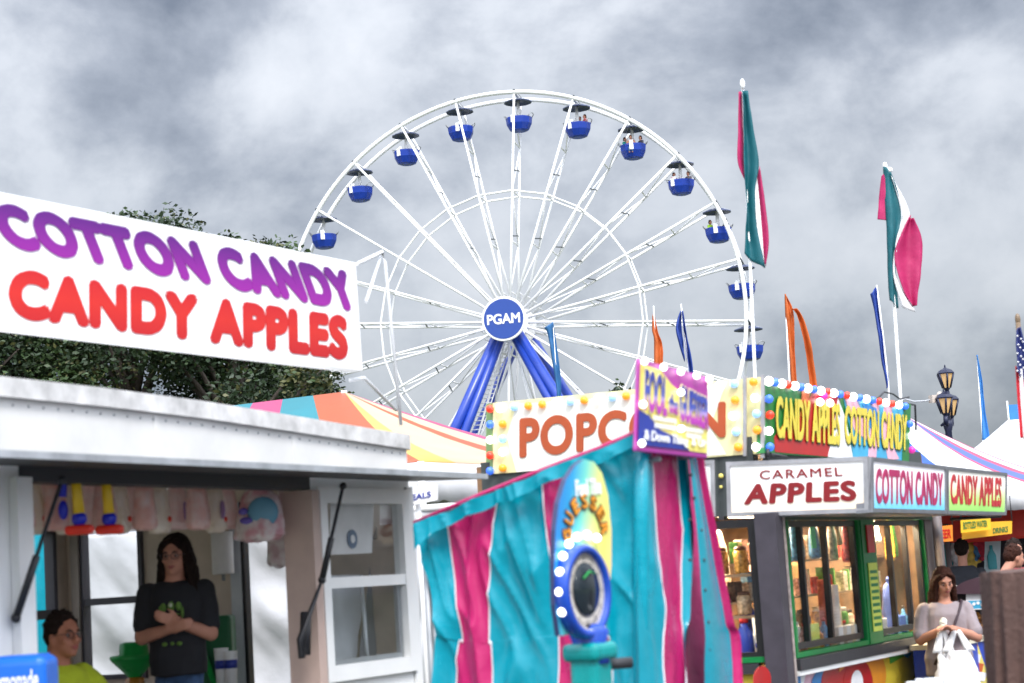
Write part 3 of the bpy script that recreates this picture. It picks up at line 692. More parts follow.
# paper towel roll on its holder
p = EPi(222, 540, .14); b = MB(); pr_ = thing('paper_roll', 'fat white paper towel roll mounted on the inner wall right of the standing man', 'paper roll', p)
b = MB(); b.lathe([(.02, -.13), (.065, -.13), (.068, -.12), (.068, .13), (.02, .13)], p+V((0, 0, -.08)), 24, 0); b.build('roll', mat('paper', (.80, .77, .76), .8), pr_)
b = MB(); b.tube(p+V((0, 0, -.25)), p+V((0, 0, .09)), .012); b.tube(p+V((0, 0, .08)), EPi(222, 526, .005), .01); b.build('holder', GREYM, pr_)
# green funnel-topped dispenser and shelf behind the man
p = EPi(134, 655, .42)
t = thing('green_funnel', 'bright green funnel hopper standing left of the standing man', 'funnel', (p.x, p.y, 1.1))
b = MB(); b.lathe([(.03, -.2), (.04, -.1), (.14, .0), (.15, .02), (.14, .03), (.09, .035), (.085, .10), (.06, .11)], p+V((0, 0, -.03)), 20, 0); b.build('hopper', mat('bright green plastic', (.0, .32, .05), .3), t)
b = MB(); b.lathe([(.06, 1.1-p.z), (.07, -.25), (.055, -.14), (.03, -.13)], p, 16, 0); b.build('amber_jar', mat('amber syrup', (.45, .18, .02), .25), t)
b = MB(); b.slab(EPi, er(236)[0], er(120)[0], 1.06, 1.1, .004, .55); b.slab(EPi, er(236)[0], er(232)[0], .4, 1.06, .05, .5); b.slab(EPi, er(124)[0], er(120)[0], .4, 1.06, .05, .5); b.build('work_shelf', ALU, tr)
p = EPi(216, 645, .3); t = thing('green_bin', 'dark green upright bin standing behind the standing man\'s right shoulder', 'bin', (p.x, p.y, 1.1))
b = MB(); b.box((p.x, p.y, 1.36), (.22, .2, .5)); bev(b.build('bin_body', mat('dark green plastic', (.0, .10, .03), .4), t), .02); b = MB(); b.tube((p.x-.10, p.y-.13, 1.55), (p.x+.02, p.y-.13, 1.14), .018); b.build('bin_strap', mat('bright green plastic', (0, 1, 0)), t)
for i, px in enumerate((222, 231)):
    p = EPi(px, 672, .5); p.z = 1.1
    b = MB(); b.lathe([(.03, 0), (.042, .31-.02*i), (.044, .32-.02*i), (.036, .32-.02*i)], p, 16, 0)
    o = tag(b.build('paper_cup', WHITE, loc=p), ['tall white paper cup on the shelf, closer to the man', 'shorter white cup with a blue band on the shelf, closer to the door'][i], 'cup', 'cups on the trailer shelf')
    b = MB(); b.lathe([(.0405, .2), (.0412, .25)], p+V((0, 0, 0)), 16, 0); b.build('blue_band', SBLUE, o)
# notices and hung apron behind the sash window
def sheet(name, label, cat, pl, corners, off, matl, parent=None, t=.003):
    b = MB(); b.pslab(quadpx(pl, *corners, off), pl.n, t); c = pl(*corners[0], off)
    o = b.build(name, matl, parent, loc=None if parent else c); 
    if label: tag(o, label, cat)
    return o
o = sheet('paper_notice', 'large white paper notice with a small blue emblem behind the upper window pane', 'notice', WP, [(329, 555), (372, 553), (374, 497), (331, 497)], -.09, mat('paper', (.8, .77, .76), .8))
b = MB(); c = WP(352, 539, -.085); b.lathe([(.0, 0), (.055, 0), (.055, .004), (0, .004)], c, 14, 0, False, Matrix((WP.d, UP, WP.n)).transposed()); b.lathe([(.0, .005), (.025, .005), (.025, .007), (0, .007)], c, 8, 1, False, Matrix((WP.d, UP, WP.n)).transposed()); b.build('emblem', [mat('emblem blue grey', (.1, .16, .26), .5), SIGNW], o)
sheet('paper_notice', 'small white paper slip high in the right corner of the sash window', 'notice', WP, [(380, 525), (395, 524), (395, 493), (380, 494)], -.085, mat('paper', (.8, .77, .76), .8))
t_ap = thing('hanging_apron', 'grey apron with dark yoke and round badge hung behind the sash window', 'apron', WP(385, 560, -.25))
def drape(pl, cols, n_=6, nv=14, amp=.012, off=0, seed=0, ms=None, freq=3.0, mb=None, fold=1.0, lim=None, crease=0):
    """cloth in strips between pixel polylines measured on plane pl, with folds running down it; mb.seams keeps the seam lines"""
    mb = mb or MB(); mb.seams = []
    def samp(c, v):
        k = len(c)-1; x = v*k; i = min(int(x), k-1); f = x-i
        p0, p1, p2, p3 = c[max(i-1, 0)], c[i], c[i+1], c[min(i+2, k)]
        h = lambda a, b, d, e: .5*(2*b+(d-a)*f+(2*a-5*b+4*d-e)*f*f+(3*b-a-3*d+e)*f*f*f)
        return (h(p0[0], p1[0], p2[0], p3[0]), h(p0[1], p1[1], p2[1], p3[1]))
    def f(k, u, v):
        a, c = samp(cols[k], v), samp(cols[min(k+1, len(cols)-1)], v); px = a[0]+(c[0]-a[0])*u; py = a[1]+(c[1]-a[1])*u
        p = pl(px, py, off); s_, z_ = p.dot(pl.d), p.z
        if lim is not None: p.z = max(p.z, lim)
        h = amp*(math.sin((k+u)*math.pi*fold+seed)+.9*mnoise.noise(V((s_*freq*2.2, z_*.7*freq, seed)))+.45*mnoise.noise(V((s_*freq*5+z_*4, z_*freq*1.6, seed+7))))
        if crease:
            r1 = 1-abs(mnoise.noise(V((s_*5.5+z_*.9, z_*1.1-s_*.5, seed+3)))); r2 = 1-abs(mnoise.noise(V((s_*9-z_*2.6, z_*1.9, seed+11))))
            h += crease*(r1**5-.35+.6*(r2**6-.25))
        return p + pl.n*h
    for k in range(len(cols)-1):
        mb.grid(lambda u, v: f(k, u, v), n_, nv, (ms[k] if ms else 0))
    for k in range(len(cols)): mb.seams.append([f(k, 0, q/nv)+pl.n*.002 for q in range(nv+1)])
    return mb
def piping(name, mb, ks, m, parent, r=.0035):
    for k in ks: b = MB(); b.path(mb.seams[k], r, 5); b.build(name, m, parent)
IW = WP
drape(WP, [[(328, 575), (327, 665)], [(345, 575), (347, 665)], [(362, 575), (357, 665)]], off=-.3, amp=.02, seed=3).build('grey_curtain', mat('grey cloth', (.60, .61, .64), .7), t_ap)
drape(WP, [[(374, 500), (370, 570), (362, 662)], [(388, 498), (388, 570), (384, 662)], [(402, 498), (402, 570), (402, 662)]], off=-.27, amp=.02, seed=5).build('apron_cloth', mat('mid grey cloth', (.30, .30, .33), .75), t_ap)
b = MB(); b.pslab(quadpx(WP, (372, 540), (402, 537), (402, 524), (377, 526), -.21), WP.n, .004); b.build('yoke', mat('charcoal cloth', (.06, .06, .07), .7), t_ap)
b = MB(); b.lathe([(0, 0), (.03, 0), (.03, .004), (0, .004)], WP(394, 531, -.205), 12, 0, False, Matrix((WP.d, UP, WP.n)).transposed()); b.build('badge', mat('badge salmon', (.6, .25, .2), .5), t_ap)
b = MB(); b.path([WP(361, 575, -.2), WP(366, 640, -.2), WP(368, 662, -.2)], .012, 6); b.build('cord', mat('pale cord', (.7, .72, .75), .5), t_ap)
# blue drinks cooler on the counter, front left
CP = Plane(at(20, 683, 6.55), R(26)+R(60)); 
p0 = at(18, 660, 7.9); t = thing('drinks_cooler', 'blue rounded plastic drinks cooler with white lettering on the counter at the bottom left corner', 'cooler', (p0.x-.02, p0.y+.1, 1.12))
zt = at(20, 657, 7.9).z
hw = at(47, 660, 7.9).x - p0.x
b = MB(); b.box((p0.x-.0, p0.y+.09, (zt+1.14)/2), (2*hw, .24, zt-1.14)); bev(b.build('tank', mat('cooler blue', (.01, .14, .62), .3), t), .035, 4)
b = MB(); b.box((p0.x, p0.y+.09, zt+.001), (2*hw-.06, .18, .012)); bev(b.build('lid', mat('cooler blue', (.01, .14, .62), .3), t), .005)
y_ = p0.y-.03
text('Lemonade', 'lettering', t, [V((p0.x-hw+.012, y_-.001, at(20, 690, y_).z)), V((p0.x+hw-.03, y_-.001, at(20, 690, y_).z)), V((p0.x+hw-.03, y_-.001, at(20, 671, y_).z+.005)), V((p0.x-hw+.012, y_-.001, at(20, 671, y_).z))], V((0, -1, 0)), TXTW, bold=.02, depth=.002, off=.001)

# white tent wall with creases behind the trailer
KP = Plane(at(250, 560, 14.8), d=V((1, -.22, 0)))
t = thing('tent_wall', 'creased white canvas tent wall hanging behind the white trailer', 'tent wall', KP(250, 590))
def crease(u, v):
    p = KP(60+u*392, 470, 0); z = 2.28*(1-v); p.z = z
    h = .10*mnoise.noise(V((u*7, z*1.3, 2)))+.07*math.sin(z*9+u*17+2*math.sin(u*5))*mnoise.noise(V((u*5, z*.8, 9)))+.02*mnoise.noise(V((u*22+z*5, z*3, 4)))
    return p + KP.n*h
b = MB(); b.grid(crease, 130, 60, 0); b.build('canvas', mat('grey white canvas', (.46, .46, .48), .6, var=.08, scale=2, bump=.5, bscale=5), t, solid=.004)
b = MB(); a, c = KP(58, 470, -.04), KP(455, 470, -.04); b.tube((a.x, a.y, 0), (a.x, a.y, 2.3), .025); b.tube((c.x, c.y, 0), (c.x, c.y, 2.3), .025); b.tube((a.x, a.y, 2.3), (c.x, c.y, 2.3), .025); b.build('frame_pole', STEELW, t)
# coral and teal awning side seen through the trailer's rear window
QP = Plane(at(30, 580, 15.8), d=V((1, .25, 0)))
t = thing('striped_curtain', 'coral and teal hanging stall curtain seen through the left rear trailer window', 'curtain', (QP(30, 590).x, QP(30, 590).y, 0))
drape(QP, [[(-40, 500), (-36, 800)], [(5, 500), (7, 800)], [(33, 500), (22, 590), (24, 800)], [(56, 500), (57, 800)]], amp=.04, ms=[0, 0, 1], lim=.02).build('cloth', [mat('coral cloth', (.62, .22, .17), .6), TEAL], t)
b = MB(); a, c = QP(-42, 500, -.05), QP(58, 500, -.05); b.tube(a, c, .02); b.tube(a, (a.x, a.y, 0), .02); b.tube(c, (c.x, c.y, 0), .02); b.build('frame_pole', STEELW, t)
# price board between trailer and striped booth
JP = Plane(at(425, 495, 13.4), d=V((1, -.22, 0)))
t = thing('menu_board', 'white board with blue lettering peeking out between trailer and striped booth', 'sign', (JP(424, 560).x, JP(424, 560).y, 0))
b = MB(); b.pslab(quadpx(JP, (398, 508), (437, 500), (437, 484), (398, 490)), JP.n, .03); b.build('board', SIGNW, t)
text('DEALS', 'lettering', t, quadpx(JP, (405, 502), (431, 497), (431, 491), (405, 496)), JP.n, SBLUE, bold=.02, depth=.002)
b = MB(); b.tube(JP(418, 503, -.06), V((JP(418, 503, -.06).x, JP(418, 503, -.06).y, 0)), .02); b.build('post', STEELW, t)
# ================================================================== STRIPED GUESSER BOOTH
Q0 = at(640, 560, 8.2); Q0.z = 0
md = V((math.sin(R(28)), math.cos(R(28)), 0)); ed = V((-md.y, md.x, 0))
FP = Plane(Q0, d=ed); GP = Plane(Q0, d=md)        # front curtain and side curtain of the booth
bo = thing('game_booth', 'teal and magenta striped vinyl game booth in the middle foreground', 'game booth', (Q0.x-.45, Q0.y+.6, 0))
PIPE = mat('white piping', (.8, .72, .76), .4)
def ext(c):                                        # carry a seam on down to the ground
    (x1, y1), (x0, y0) = c[-1], c[-2]; k = (840-y1)/max(20, (y1-y0)); k = min(k, 2.2)
    return c + [(x1+(x1-x0)*k*.4, 1060)]
cols = [[(415, 527), (421, 548), (431, 585), (438, 630), (436, 683)],
        [(446, 522), (449, 560), (455, 600), (459, 640), (453, 683)],
        [(502, 500), (495, 545), (491, 590), (491, 640), (494, 683)],
        [(542, 478), (548, 530), (552, 580), (555, 630), (557, 683)],
        [(576, 464), (590, 520), (602, 580), (611, 630), (615, 683)],
        [(641, 430), (641, 500), (641, 560), (641, 620), (641, 683)]]
cols = [ext(c) for c in cols]
b = drape(FP, cols, 22, 70, .024, 0, 2.0, [0, 1, 0, 1, 0], 2.2, fold=.9, lim=.02, crease=.045); piping('seam_piping', b, (1, 2, 3, 4), PIPE, bo); b.build('front_curtain', [TEAL, PINK], bo)
for k in (1, 2, 3, 4):
    c = cols[k]
sc_ = [[(637, 430), (637, 500), (637, 560), (637, 620), (637, 683)],
       [(650, 432), (654, 500), (659, 560), (662, 620), (661, 683)],
       [(676, 436), (682, 480), (685, 540), (684, 610), (687, 683)],
       [(687, 440), (690, 480), (690, 540), (688, 610), (683, 683)]]
b = drape(GP, [ext(c) for c in sc_], 12, 60, .012, 0, .6, [0, 1, 0], 2.2, lim=.02, fold=.7, crease=.012); piping('seam_piping', b, (1, 2), PIPE, bo); b.build('side_curtain', [TEAL, PINK], bo)
b = drape(GP, [ext(c) for c in [[(672, 442), (676, 500), (676, 560), (674, 620), (672, 683)], [(696, 445), (705, 500), (716, 560), (724, 620), (730, 683)]]], 8, 30, .012, -.15, 4, lim=.02); b.build('inner_backing', TEAL, bo)
sc2 = [[(683, 440), (688, 500), (697, 560), (703, 610), (709, 683)], [(687, 440), (694, 500), (703, 560), (709, 610), (716, 683)]]
b = drape(GP, [ext(c) for c in [[(684, 445), (688, 500), (691, 560), (687, 620), (684, 683)], [(692, 445), (699, 500), (705, 560), (708, 620), (711, 683)]]], 5, 30, .02, -.10, 3, lim=.02); b.build('inner_lining', mat('deep magenta vinyl', (.42, .02, .13), .5, bump=.5), bo)
fl_ = [[(683, 445), (688, 480), (693, 530), (697, 590), (701, 683)], [(696, 445), (704, 490), (718, 560), (729, 620), (737, 683)], [(698, 445), (706, 490), (720.5, 560), (732, 620), (741, 683)]]
b = drape(GP, [ext(c) for c in fl_], 6, 36, .014, .035, 1.5, [0, 1], 2.0, lim=.02); b.build('loose_flap', [TEAL, PINK], bo)
b = MB()
for (px, py) in ((689, 475), (692, 498), (688, 520), (699, 530), (702, 560), (703, 590), (706, 622), (707, 650), (688, 560)):
    p = GP(px+2, py, .055); b.ell(p, .008, n=8, k=6)
b.build('snap_fastener', DARK, bo)
# valance: hangs over the curtain top with a sagging hem
val = [[(415, 524), (415, 535), (416, 550)], [(432, 516), (432, 523), (433, 532)], [(455, 507), (455, 513), (456, 521)], [(482, 496), (483, 502), (484, 511)], [(500, 489), (500, 495), (501, 502)], [(512, 485), (512, 492), (513, 502)], [(525, 480), (525, 487), (526, 494)], [(545, 470), (545, 477), (546, 484)], [(575, 459), (575, 467), (576, 474)], [(605, 447), (605, 454), (606, 461)], [(641, 431), (641, 437), (641, 443)]]
b = drape(FP, val, 10, 14, .014, .085, 1.0, None, 3.0, fold=.8, crease=.03); b.build('valance', TEAL, bo)
b = MB(); b.path([FP(414, 523, .05), FP(480, 495, .055), FP(545, 469, .055), FP(600, 448, .055), FP(643, 429, .055)], .011, 8); b.path([GP(643, 430, .05), GP(690, 440, .045), GP(700, 443, .03)], .011, 8); b.build('top_trim', mat('magenta vinyl', (1, 0, 0)), bo)
b = MB(); b.path([FP(641, 431, -.012), FP(641, 520, -.012), FP(641, 683, -.012), FP(641, 960, -.012)], .034, 10); b.build('corner_seam', TEAL, bo)
# roof sheet and frame
pA, pB, pC = FP(415, 524, 0), FP(641, 430, 0), GP(700, 443, 0); pD = pA + (pC-pB); pD.z = pA.z
b = MB(); b.grid(lambda x, y: pB.lerp(pC, y).lerp(pA.lerp(pD, y), x) + V((0, 0, -.01-.05*math.sin(math.pi*x)*math.sin(math.pi*y))), 10, 10, lambda x, y: int(y*5) % 2); b.build('roof', [TEAL, PINK], bo, solid=.004)
for p in (pA, pD):
    q = p + (((pA+pC)*.5)-p)*.06; b = MB(); b.tube((q.x, q.y, 0), (q.x, q.y, p.z-.02), .018); b.build('frame_pole', GREYM, bo)
# FOOL THE GUESSER sign on the side of the booth
g0, g1, g2, g3 = (635, 451), (707.5, 458.5), (708.5, 377), (638, 358.5)
GO = .10
sgn = thing('booth_sign', 'tilted purple, yellow and blue sign reading FOOL the GUESSER on the booth corner', 'sign', GP(636, 450, GO))
qb = quadpx(GP, g0, g1, g2, g3, GO)
b = MB(); b.pslab(qb, GP.n, .012, 0); bev(b.build('sign_board', MAGENTA, sgn), .006)
def sub(u0, v0, u1, v1, q=qb):
    f = lambda u, v: (q[0].lerp(q[1], u)).lerp(q[3].lerp(q[2], u), v)
    return [f(u0, v0), f(u1, v0), f(u1, v1), f(u0, v1)]
def uvp(pts, q=qb, off=.003):
    f = lambda u, v: (q[0].lerp(q[1], u)).lerp(q[3].lerp(q[2], u), v)
    return [f(u, v)+GP.n*off for u, v in pts]
def plate(name, pts, m, par, q=qb, off=.002, t=.002, n=None):
    n = n or GP.n; f = lambda u, v: (q[0].lerp(q[1], u)).lerp(q[3].lerp(q[2], u), v)
    b = MB(); b.prism([f(u, v)+n*off for u, v in pts], n*t); return b.build(name, m, par)
plate('yellow_field', [(.03, .95), (.30, .93), (.45, .80), (.98, .50), (.98, .06), (.6, .07), (.03, .46)], YEL, sgn)
plate('blue_field', [(.02, .44), (.15, .40), (.3, .26), (.55, .20), (.72, .07), (.02, .07)], SBLUE, sgn, off=.005)
fade = lambda nm, a, c: grad(nm, [(0, (.42, .03, .36)), (.26, (.44, .04, .40)), (.38, (.45, .32, .62)), (.47, (.06, .09, .42)), (1, (.008, .015, .22))], UP, a, c, 0)
for wd, q, bo_ in (('FOOL', [(.07, .44), (.37, .41), (.37, .86), (.07, .90)], .03), ('the', [(.40, .47), (.52, .45), (.52, .66), (.40, .70)], .02), ('GUESSER', [(.55, .40), (.97, .33), (.97, .72), (.55, .82)], .035)):
    z_ = [v.z for v in uvp(q)]
    text(wd, 'lettering_outline', sgn, uvp([(u+(-.012 if i_ in (0, 3) else .012), v+(-.02 if i_ < 2 else .02)) for i_, (u, v) in enumerate(q)]), GP.n, mat('outline yellow', (.85, .74, .40), .4), bold=bo_+.02, depth=.002, off=.004)
    text(wd, 'lettering', sgn, uvp(q), GP.n, fade('fade lettering '+wd, min(z_)-OFF[sgn.name].z, max(z_)-OFF[sgn.name].z), bold=bo_, depth=.002, off=.008)
text('& Down Thing  & UP', 'lettering', sgn, uvp([(.08, .09), (.94, .10), (.94, .21), (.08, .24)]), GP.n, TXTW, bold=.02, depth=.002, off=.008)
b = MB()
for r_, (u0, u1, v) in enumerate(((.2, .5, .38), (.22, .48, .30), (.62, .9, .31), (.66, .86, .24))):
    k = u0
    while k < u1:
        f = uvp([(k, v-.025), (k+.022, v-.025), (k+.022, v+.03), (k, v+.03)], off=.009); b.prism(f, GP.n*.001); k += .032
b.build('small_print', TXTW, sgn)['kind'] = 'stuff'
BULBW = mat('lit bulb white', (.9, .9, .88), .3, var=0, emit=1.6, ecol=(1, .97, .9))
for u, v in [(.03, .97), (.29, .96), (.53, .96), (.76, .96), (.95, .96), (.54, .72), (.03, .50), (.03, .08), (.55, .30)]:
    f = uvp([(u, v)], off=.02)[0]; b = MB(); b.ell(f, .016, n=12, k=8); b.build('bulb', BULBW, sgn)
b = MB()
p = GP(660, 452, GO-.04); b.tube(p-V((0, 0, .03)), p-GP.n*.12-V((0, 0, .03)), .012); p = GP(694, 456, GO-.04); b.tube(p-V((0, 0, .0)), p-GP.n*.12-V((0, 0, .0)), .012); b.build('bracket', GREYM, sgn)

# ------------------------------------------------------------------ the guesser's dial scale
DC = at(586, 592, 7.35); DP = Plane(DC, R(31))
ds = thing('dial_scale', 'tall guesser weighing scale with rainbow headboard, blue ringed dial and teal post, before the booth', 'scale', (DC.x, DC.y, 0))
Md = Matrix((DP.d, UP, DP.n)).transposed()
olx = [(584, 459), (575, 466), (566, 480), (559, 503), (555.5, 530), (554.5, 565), (555.5, 605), (560, 636), (571, 634), (571, 590), (600, 590), (609, 596), (611.5, 565), (611.5, 530), (608, 495), (602, 473), (594, 462)]
m = bpy.data.materials.new('rainbow headboard'); m.use_nodes = True; t_ = m.node_tree; bs = t_.nodes['Principled BSDF']; bs.inputs['Roughness'].default_value = .3
co = t_.nodes.new('ShaderNodeTexCoord'); vm = t_.nodes.new('ShaderNodeVectorMath'); vm.operation = 'DOT_PRODUCT'
gd = (DP.d*2.1 - UP*.75); vm.inputs[1].default_value = gd
t_.links.new(co.outputs['Object'], vm.inputs[0]); rm = t_.nodes.new('ShaderNodeMapRange'); zz = DC.z+.25
c0 = gd.dot(V((0, 0, zz))); rm.inputs['From Min'].default_value = c0-.5; rm.inputs['From Max'].default_value = c0+.80; t_.links.new(vm.outputs['Value'], rm.inputs['Value'])
rp = t_.nodes.new('ShaderNodeValToRGB'); el = rp.color_ramp.elements; el[0].position = 0; el[0].color = (.02, .16, .55, 1); el[1].position = 1; el[1].color = (.78, .25, .22, 1)
for ps, cl in ((.2, (.02, .30, .58)), (.36, (.15, .58, .50)), (.52, (.62, .75, .25)), (.70, (.82, .72, .16)), (.86, (.82, .55, .25))):
    q = el.new(ps); q.color = (*cl, 1)
t_.links.new(rm.outputs[0], rp.inputs[0]); t_.links.new(rp.outputs[0], bs.inputs['Base Color'])
b = MB(); b.prism([DP(px, py, 0) for px, py in olx], -DP.n*.022, 0, 1); hb = b.build('headboard', [m, mat('headboard edge', (.02, .03, .10), .4)], ds)
qd = quadpx(DP, (575, 497), (600, 494), (599, 478), (574, 480))
text('Fool The', 'lettering', hb, qd, DP.n, TXTW, bold=.03, depth=.003, off=.003)
# GUESSER set on an arch, letter by letter
for k, ch in enumerate('GUESSER'):
    a = math.pi*(1.02-.98*k/6); cx, cy = 584.5, 533
    px, py = cx + math.cos(a)*18.5, cy-math.sin(a)*32; c = DP(px, py)
    tang = (DP.d*math.sin(a)*1.0 - UP*math.cos(a)*-1*1.0*0 - UP*math.cos(a)*1.0).normalized(); 
    tang = (DP.d*math.sin(a) - UP*math.cos(a)).normalized(); rad = tang.cross(DP.n)*-1
    rad = (DP.d*math.cos(a)+UP*math.sin(a)).normalized()
    hw_, hh = .021, .027
    qq = [c-tang*hw_-rad*hh, c+tang*hw_-rad*hh, c+tang*hw_+rad*hh, c-tang*hw_+rad*hh]
    big = lambda s: [c+(p-c)*s for p in qq]
    text(ch, 'arched_lettering', hb, big(1.28), DP.n, mat('brown outline', (.10, .04, .02), .5), bold=.06, depth=.003, off=.002)
    text(ch, 'arched_lettering', hb, big(1.0), DP.n, mat('orange lettering', (.75, .30, .02), .4), bold=.015, depth=.003, off=.006)
for px, py in ((562, 612), (559.5, 592), (560, 572), (563, 556), (569, 544), (577, 537), (587, 535), (597, 538)):
    b = MB(); b.ell(DP(px, py, .018), .016, n=12, k=8); b.build('bulb', BULBW, hb)
rr = .178; DB = DC.copy(); DC = DP(578, 592, 0)
b = MB(); b.lathe([(.148, .02), (.148, .05), (rr-.01, .054), (rr, .042), (rr, 0), (.1, -.02)], DC, 48, 0, True, Md); dl = b.build('dial_housing', mat('dial blue enamel', (.01, .06, .40), .25), ds)
b = MB(); b.lathe([(.0, .026), (.152, .026), (.152, .032), (0, .032)], DC, 40, 0, False, Md); b.build('dial_face', mat('cream dial face', (.74, .68, .60), .4), dl)
b = MB(); b.lathe([(.0, .033), (.095, .033), (.104, .037), (.095, .044), (0, .05)], DC+UP*.008, 40, 0, True, Md); b.build('dial_glass', mat('dark dial glass', (.01, .018, .024), .08), dl)
b = MB()
for k in range(60):
    a = 2*math.pi*k/60; u1 = DP.d*math.cos(a)+UP*math.sin(a); L0 = .118 if k % 5 else .112
    b.path([DC+u1*L0+DP.n*.035+UP*.004, DC+u1*.14+DP.n*.035+UP*.004], .0012 if k % 5 else .002, 4)
b.path([DC+UP*.05+DP.n*.056-DP.d*.05, DC+UP*.075+DP.n*.056+DP.d*.0, DC+UP*.065+DP.n*.056+DP.d*.04], .004, 6, 1)
b.ell(DC-UP*.128+DP.n*.035, .007, n=8, k=6)
b.build('dial_markings', [DARK, mat('bright green plastic', (0, 1, 0))], dl)
zb = at(586, 640, 7.35).z; DC = DB
b = MB(); b.lathe([(.075, -.12), (.06, -.06), (.08, .0), (.05, .03)], V((DC.x, DC.y, zb+.03)), 20, 0); b.build('neck', mat('dial blue enamel', (1, 0, 0)), ds)
b = MB(); b.box((DC.x, DC.y, (zb-.02)/2+.05), (.12, .15, zb-.12), rz=-R(31)); bev(b.build('post', mat('teal enamel', (.0, .26, .26), .25), ds), .03, 3)
b = MB(); b.box((DC.x, DC.y, zb-.045), (.155, .19, .07), rz=-R(31)); bev(b.build('post_cap', mat('teal enamel', (.0, .26, .26), .25), ds), .025, 3)
b = MB(); b.box((DC.x+.1, DC.y+.14, .06), (.5, .62, .12), rz=-R(31)); bev(b.build('platform', mat('teal enamel', (.0, .26, .26), .25), ds), .02, 2)
b = MB(); b.tube(V((DC.x, DC.y+.05, zb-.10)), V((DC.x+.16, DC.y+.1, zb-.1)), .022); b.build('beam_arm', DARK, ds)
# ================================================================== CANDY TRAILER (right)
K0 = at(772, 563, 13.5); K0.z = 0
bm_ = V((math.sin(R(28)), math.cos(R(28)), 0)); be = V((-bm_.y, bm_.x, 0))
KS = Plane(K0, d=bm_); KE = Plane(K0, d=be)       # long serving side and end wall
ct = thing('candy_trailer', 'long candy stand trailer with lit sign boxes, green framed windows and painted apple panel', 'candy stand', (K0.x+.2, K0.y+3, 0))
LEN = KS.sz(934, 600)[0]; WID = 2.3
def ks(px, py): return KS.sz(px, py)
def ke(px, py): return KE.sz(px, py)
ZC = ks(787, 657)[1]; ZT = ks(787, 516)[1]+.02; ZR = 2.62
FRG = GREEN; BLK = mat('black window frame', (.012, .012, .014), .35)
# body below the counter, with its painting
b = MB(); b.slab(KS, .02, LEN, .25, ZC-.10, -.04, 0); b.slab(KE, .02, WID, .25, ZC-.10, -.04, 0); b.build('lower_wall', mat('mural yellow', (.80, .62, .05), .4, var=.05), ct)
b = MB(); b.slab(KS, .14, LEN+.1, ZC-.10, ZC-.02, .002, .10); b.build('counter_rail', DARK, ct)
b = MB(); b.slab(KS, .14, LEN+.1, ZC-.135, ZC-.102, .002, .09); b.build('counter_edge', WHITE, ct)
b = MB(); b.slab(KE, .14, WID, ZC-.10, ZC-.02, .002, .05); b.build('counter_rail', DARK, ct)
b = MB(); b.slab(KS, -.09, .075, .25, ZT-.0, -.075, .085)
b.build('corner_post', PURP, ct)
b = MB(); b.slab(KS, .045, .074, .25, ZT-.0, .087, .095); b.build('post_edge', mat('rusty pale edge', (.36, .30, .28), .5, var=.3, scale=20), ct)
# windows of the long side
def frame(pl, a0, a1, z0, z1, m, fw, o0, o1, parent, name, bars=()):
    b = MB(); b.slab(pl, a0, a0+fw, z0, z1, o0, o1); b.slab(pl, a1-fw, a1, z0, z1, o0, o1); b.slab(pl, a0+fw, a1-fw, z0, z0+fw, o0, o1); b.slab(pl, a0+fw, a1-fw, z1-fw, z1, o0, o1)
    for x in bars: b.slab(pl, x-fw*.45, x+fw*.45, z0+fw, z1-fw, o0+.002, o1-.002)
    return b.build(name, m, parent)
W1 = (ks(787, 600)[0]+.0, ks(859, 600)[0]); W2 = (ks(874, 600)[0], ks(924, 600)[0])
for (a0, a1), bars in ((W1, (804, 828)), (W2, (893, 909))):
    fg = frame(KS, a0-.02, a1+.02, ZC-.015, ZT, FRG, .036, -.03, .05, ct, 'window')
    frame(KS, a0+.035, a1-.035, ZC+.04, ZT-.055, BLK, .045, -.02, .028, fg, 'sash', [ks(x, 600)[0] for x in bars])
    b = MB(); b.slab(KS, a0+.05, a1-.05, ZC+.06, ZT-.07, -.006, .0); b.build('pane', GLASS, fg)
b = MB(); b.slab(KS, W1[1]+.022, W2[0]-.022, ZC-.015, ZT, -.03, .06); b.build('window_post', FRG, ct)
b = MB(); b.slab(KS, W2[1]+.022, LEN, ZC-.015, ZT, -.04, .06); b.tube(KS.pt(LEN-.12, .3, .12), KS.pt(LEN-.12, ZT+.2, .12), .045); b.build('end_post', mat('grey brown post', (.16, .13, .13), .5), ct)
b = MB(); b.slab(KS, .08, LEN, ZT+.002, ZR, -.04, .0); b.slab(KE, .08, WID, ZT+.002, ZR, -.04, 0); b.build('upper_wall', mat('dark upper wall', (.05, .06, .06), .5), ct)
b = MB(); b.slab(KS, .08, LEN, ZT-.055, ZT+.05, .055, .09); b.build('header_strip', mat('dark green paint', (.0, .05, .02), .4), ct)
# end wall window
e0, e1 = ke(756, 600)[0], ke(700, 600)[0]
fe = frame(KE, e0-.05, e1+.3, ZC-.01, ZT-.03, BLK, .06, -.03, .03, ct, 'window'); b = MB(); b.slab(KE, e0, e1+.25, ZC+.04, ZT-.08, -.006, 0); b.build('pane', GLASS, fe)
b = MB(); b.slab(KE, e0-.05, e1+.3, ZC-.02, ZC+.018, .032, .055); b.build('sill', GREEN, fe)
b = MB(); b.slab(KE, e1+.3, WID, ZC-.1, ZT, -.04, 0); b.build('end_wall', mat('dark upper wall', (0, 0, 0)), ct)
b = MB(); b.slab(KS, .03, LEN, .3, .36, -WID, -.045); b.slab(KS, .03, LEN, ZR-.02, ZR, -WID, -.045); b.build('floor_and_roof', GREYM, ct)
WARM = mat('warm interior wall', (.20, .11, .055), .6, var=.3)
b = MB(); b.slab(KS, 0, LEN, .36, ZR-.03, -WID-.04, -WID); b.slab(KE.__class__(KS.pt(LEN-.02, 0), d=be), 0, WID, .36, ZR-.03, -.03, 0); b.build('back_wall', WARM, ct)
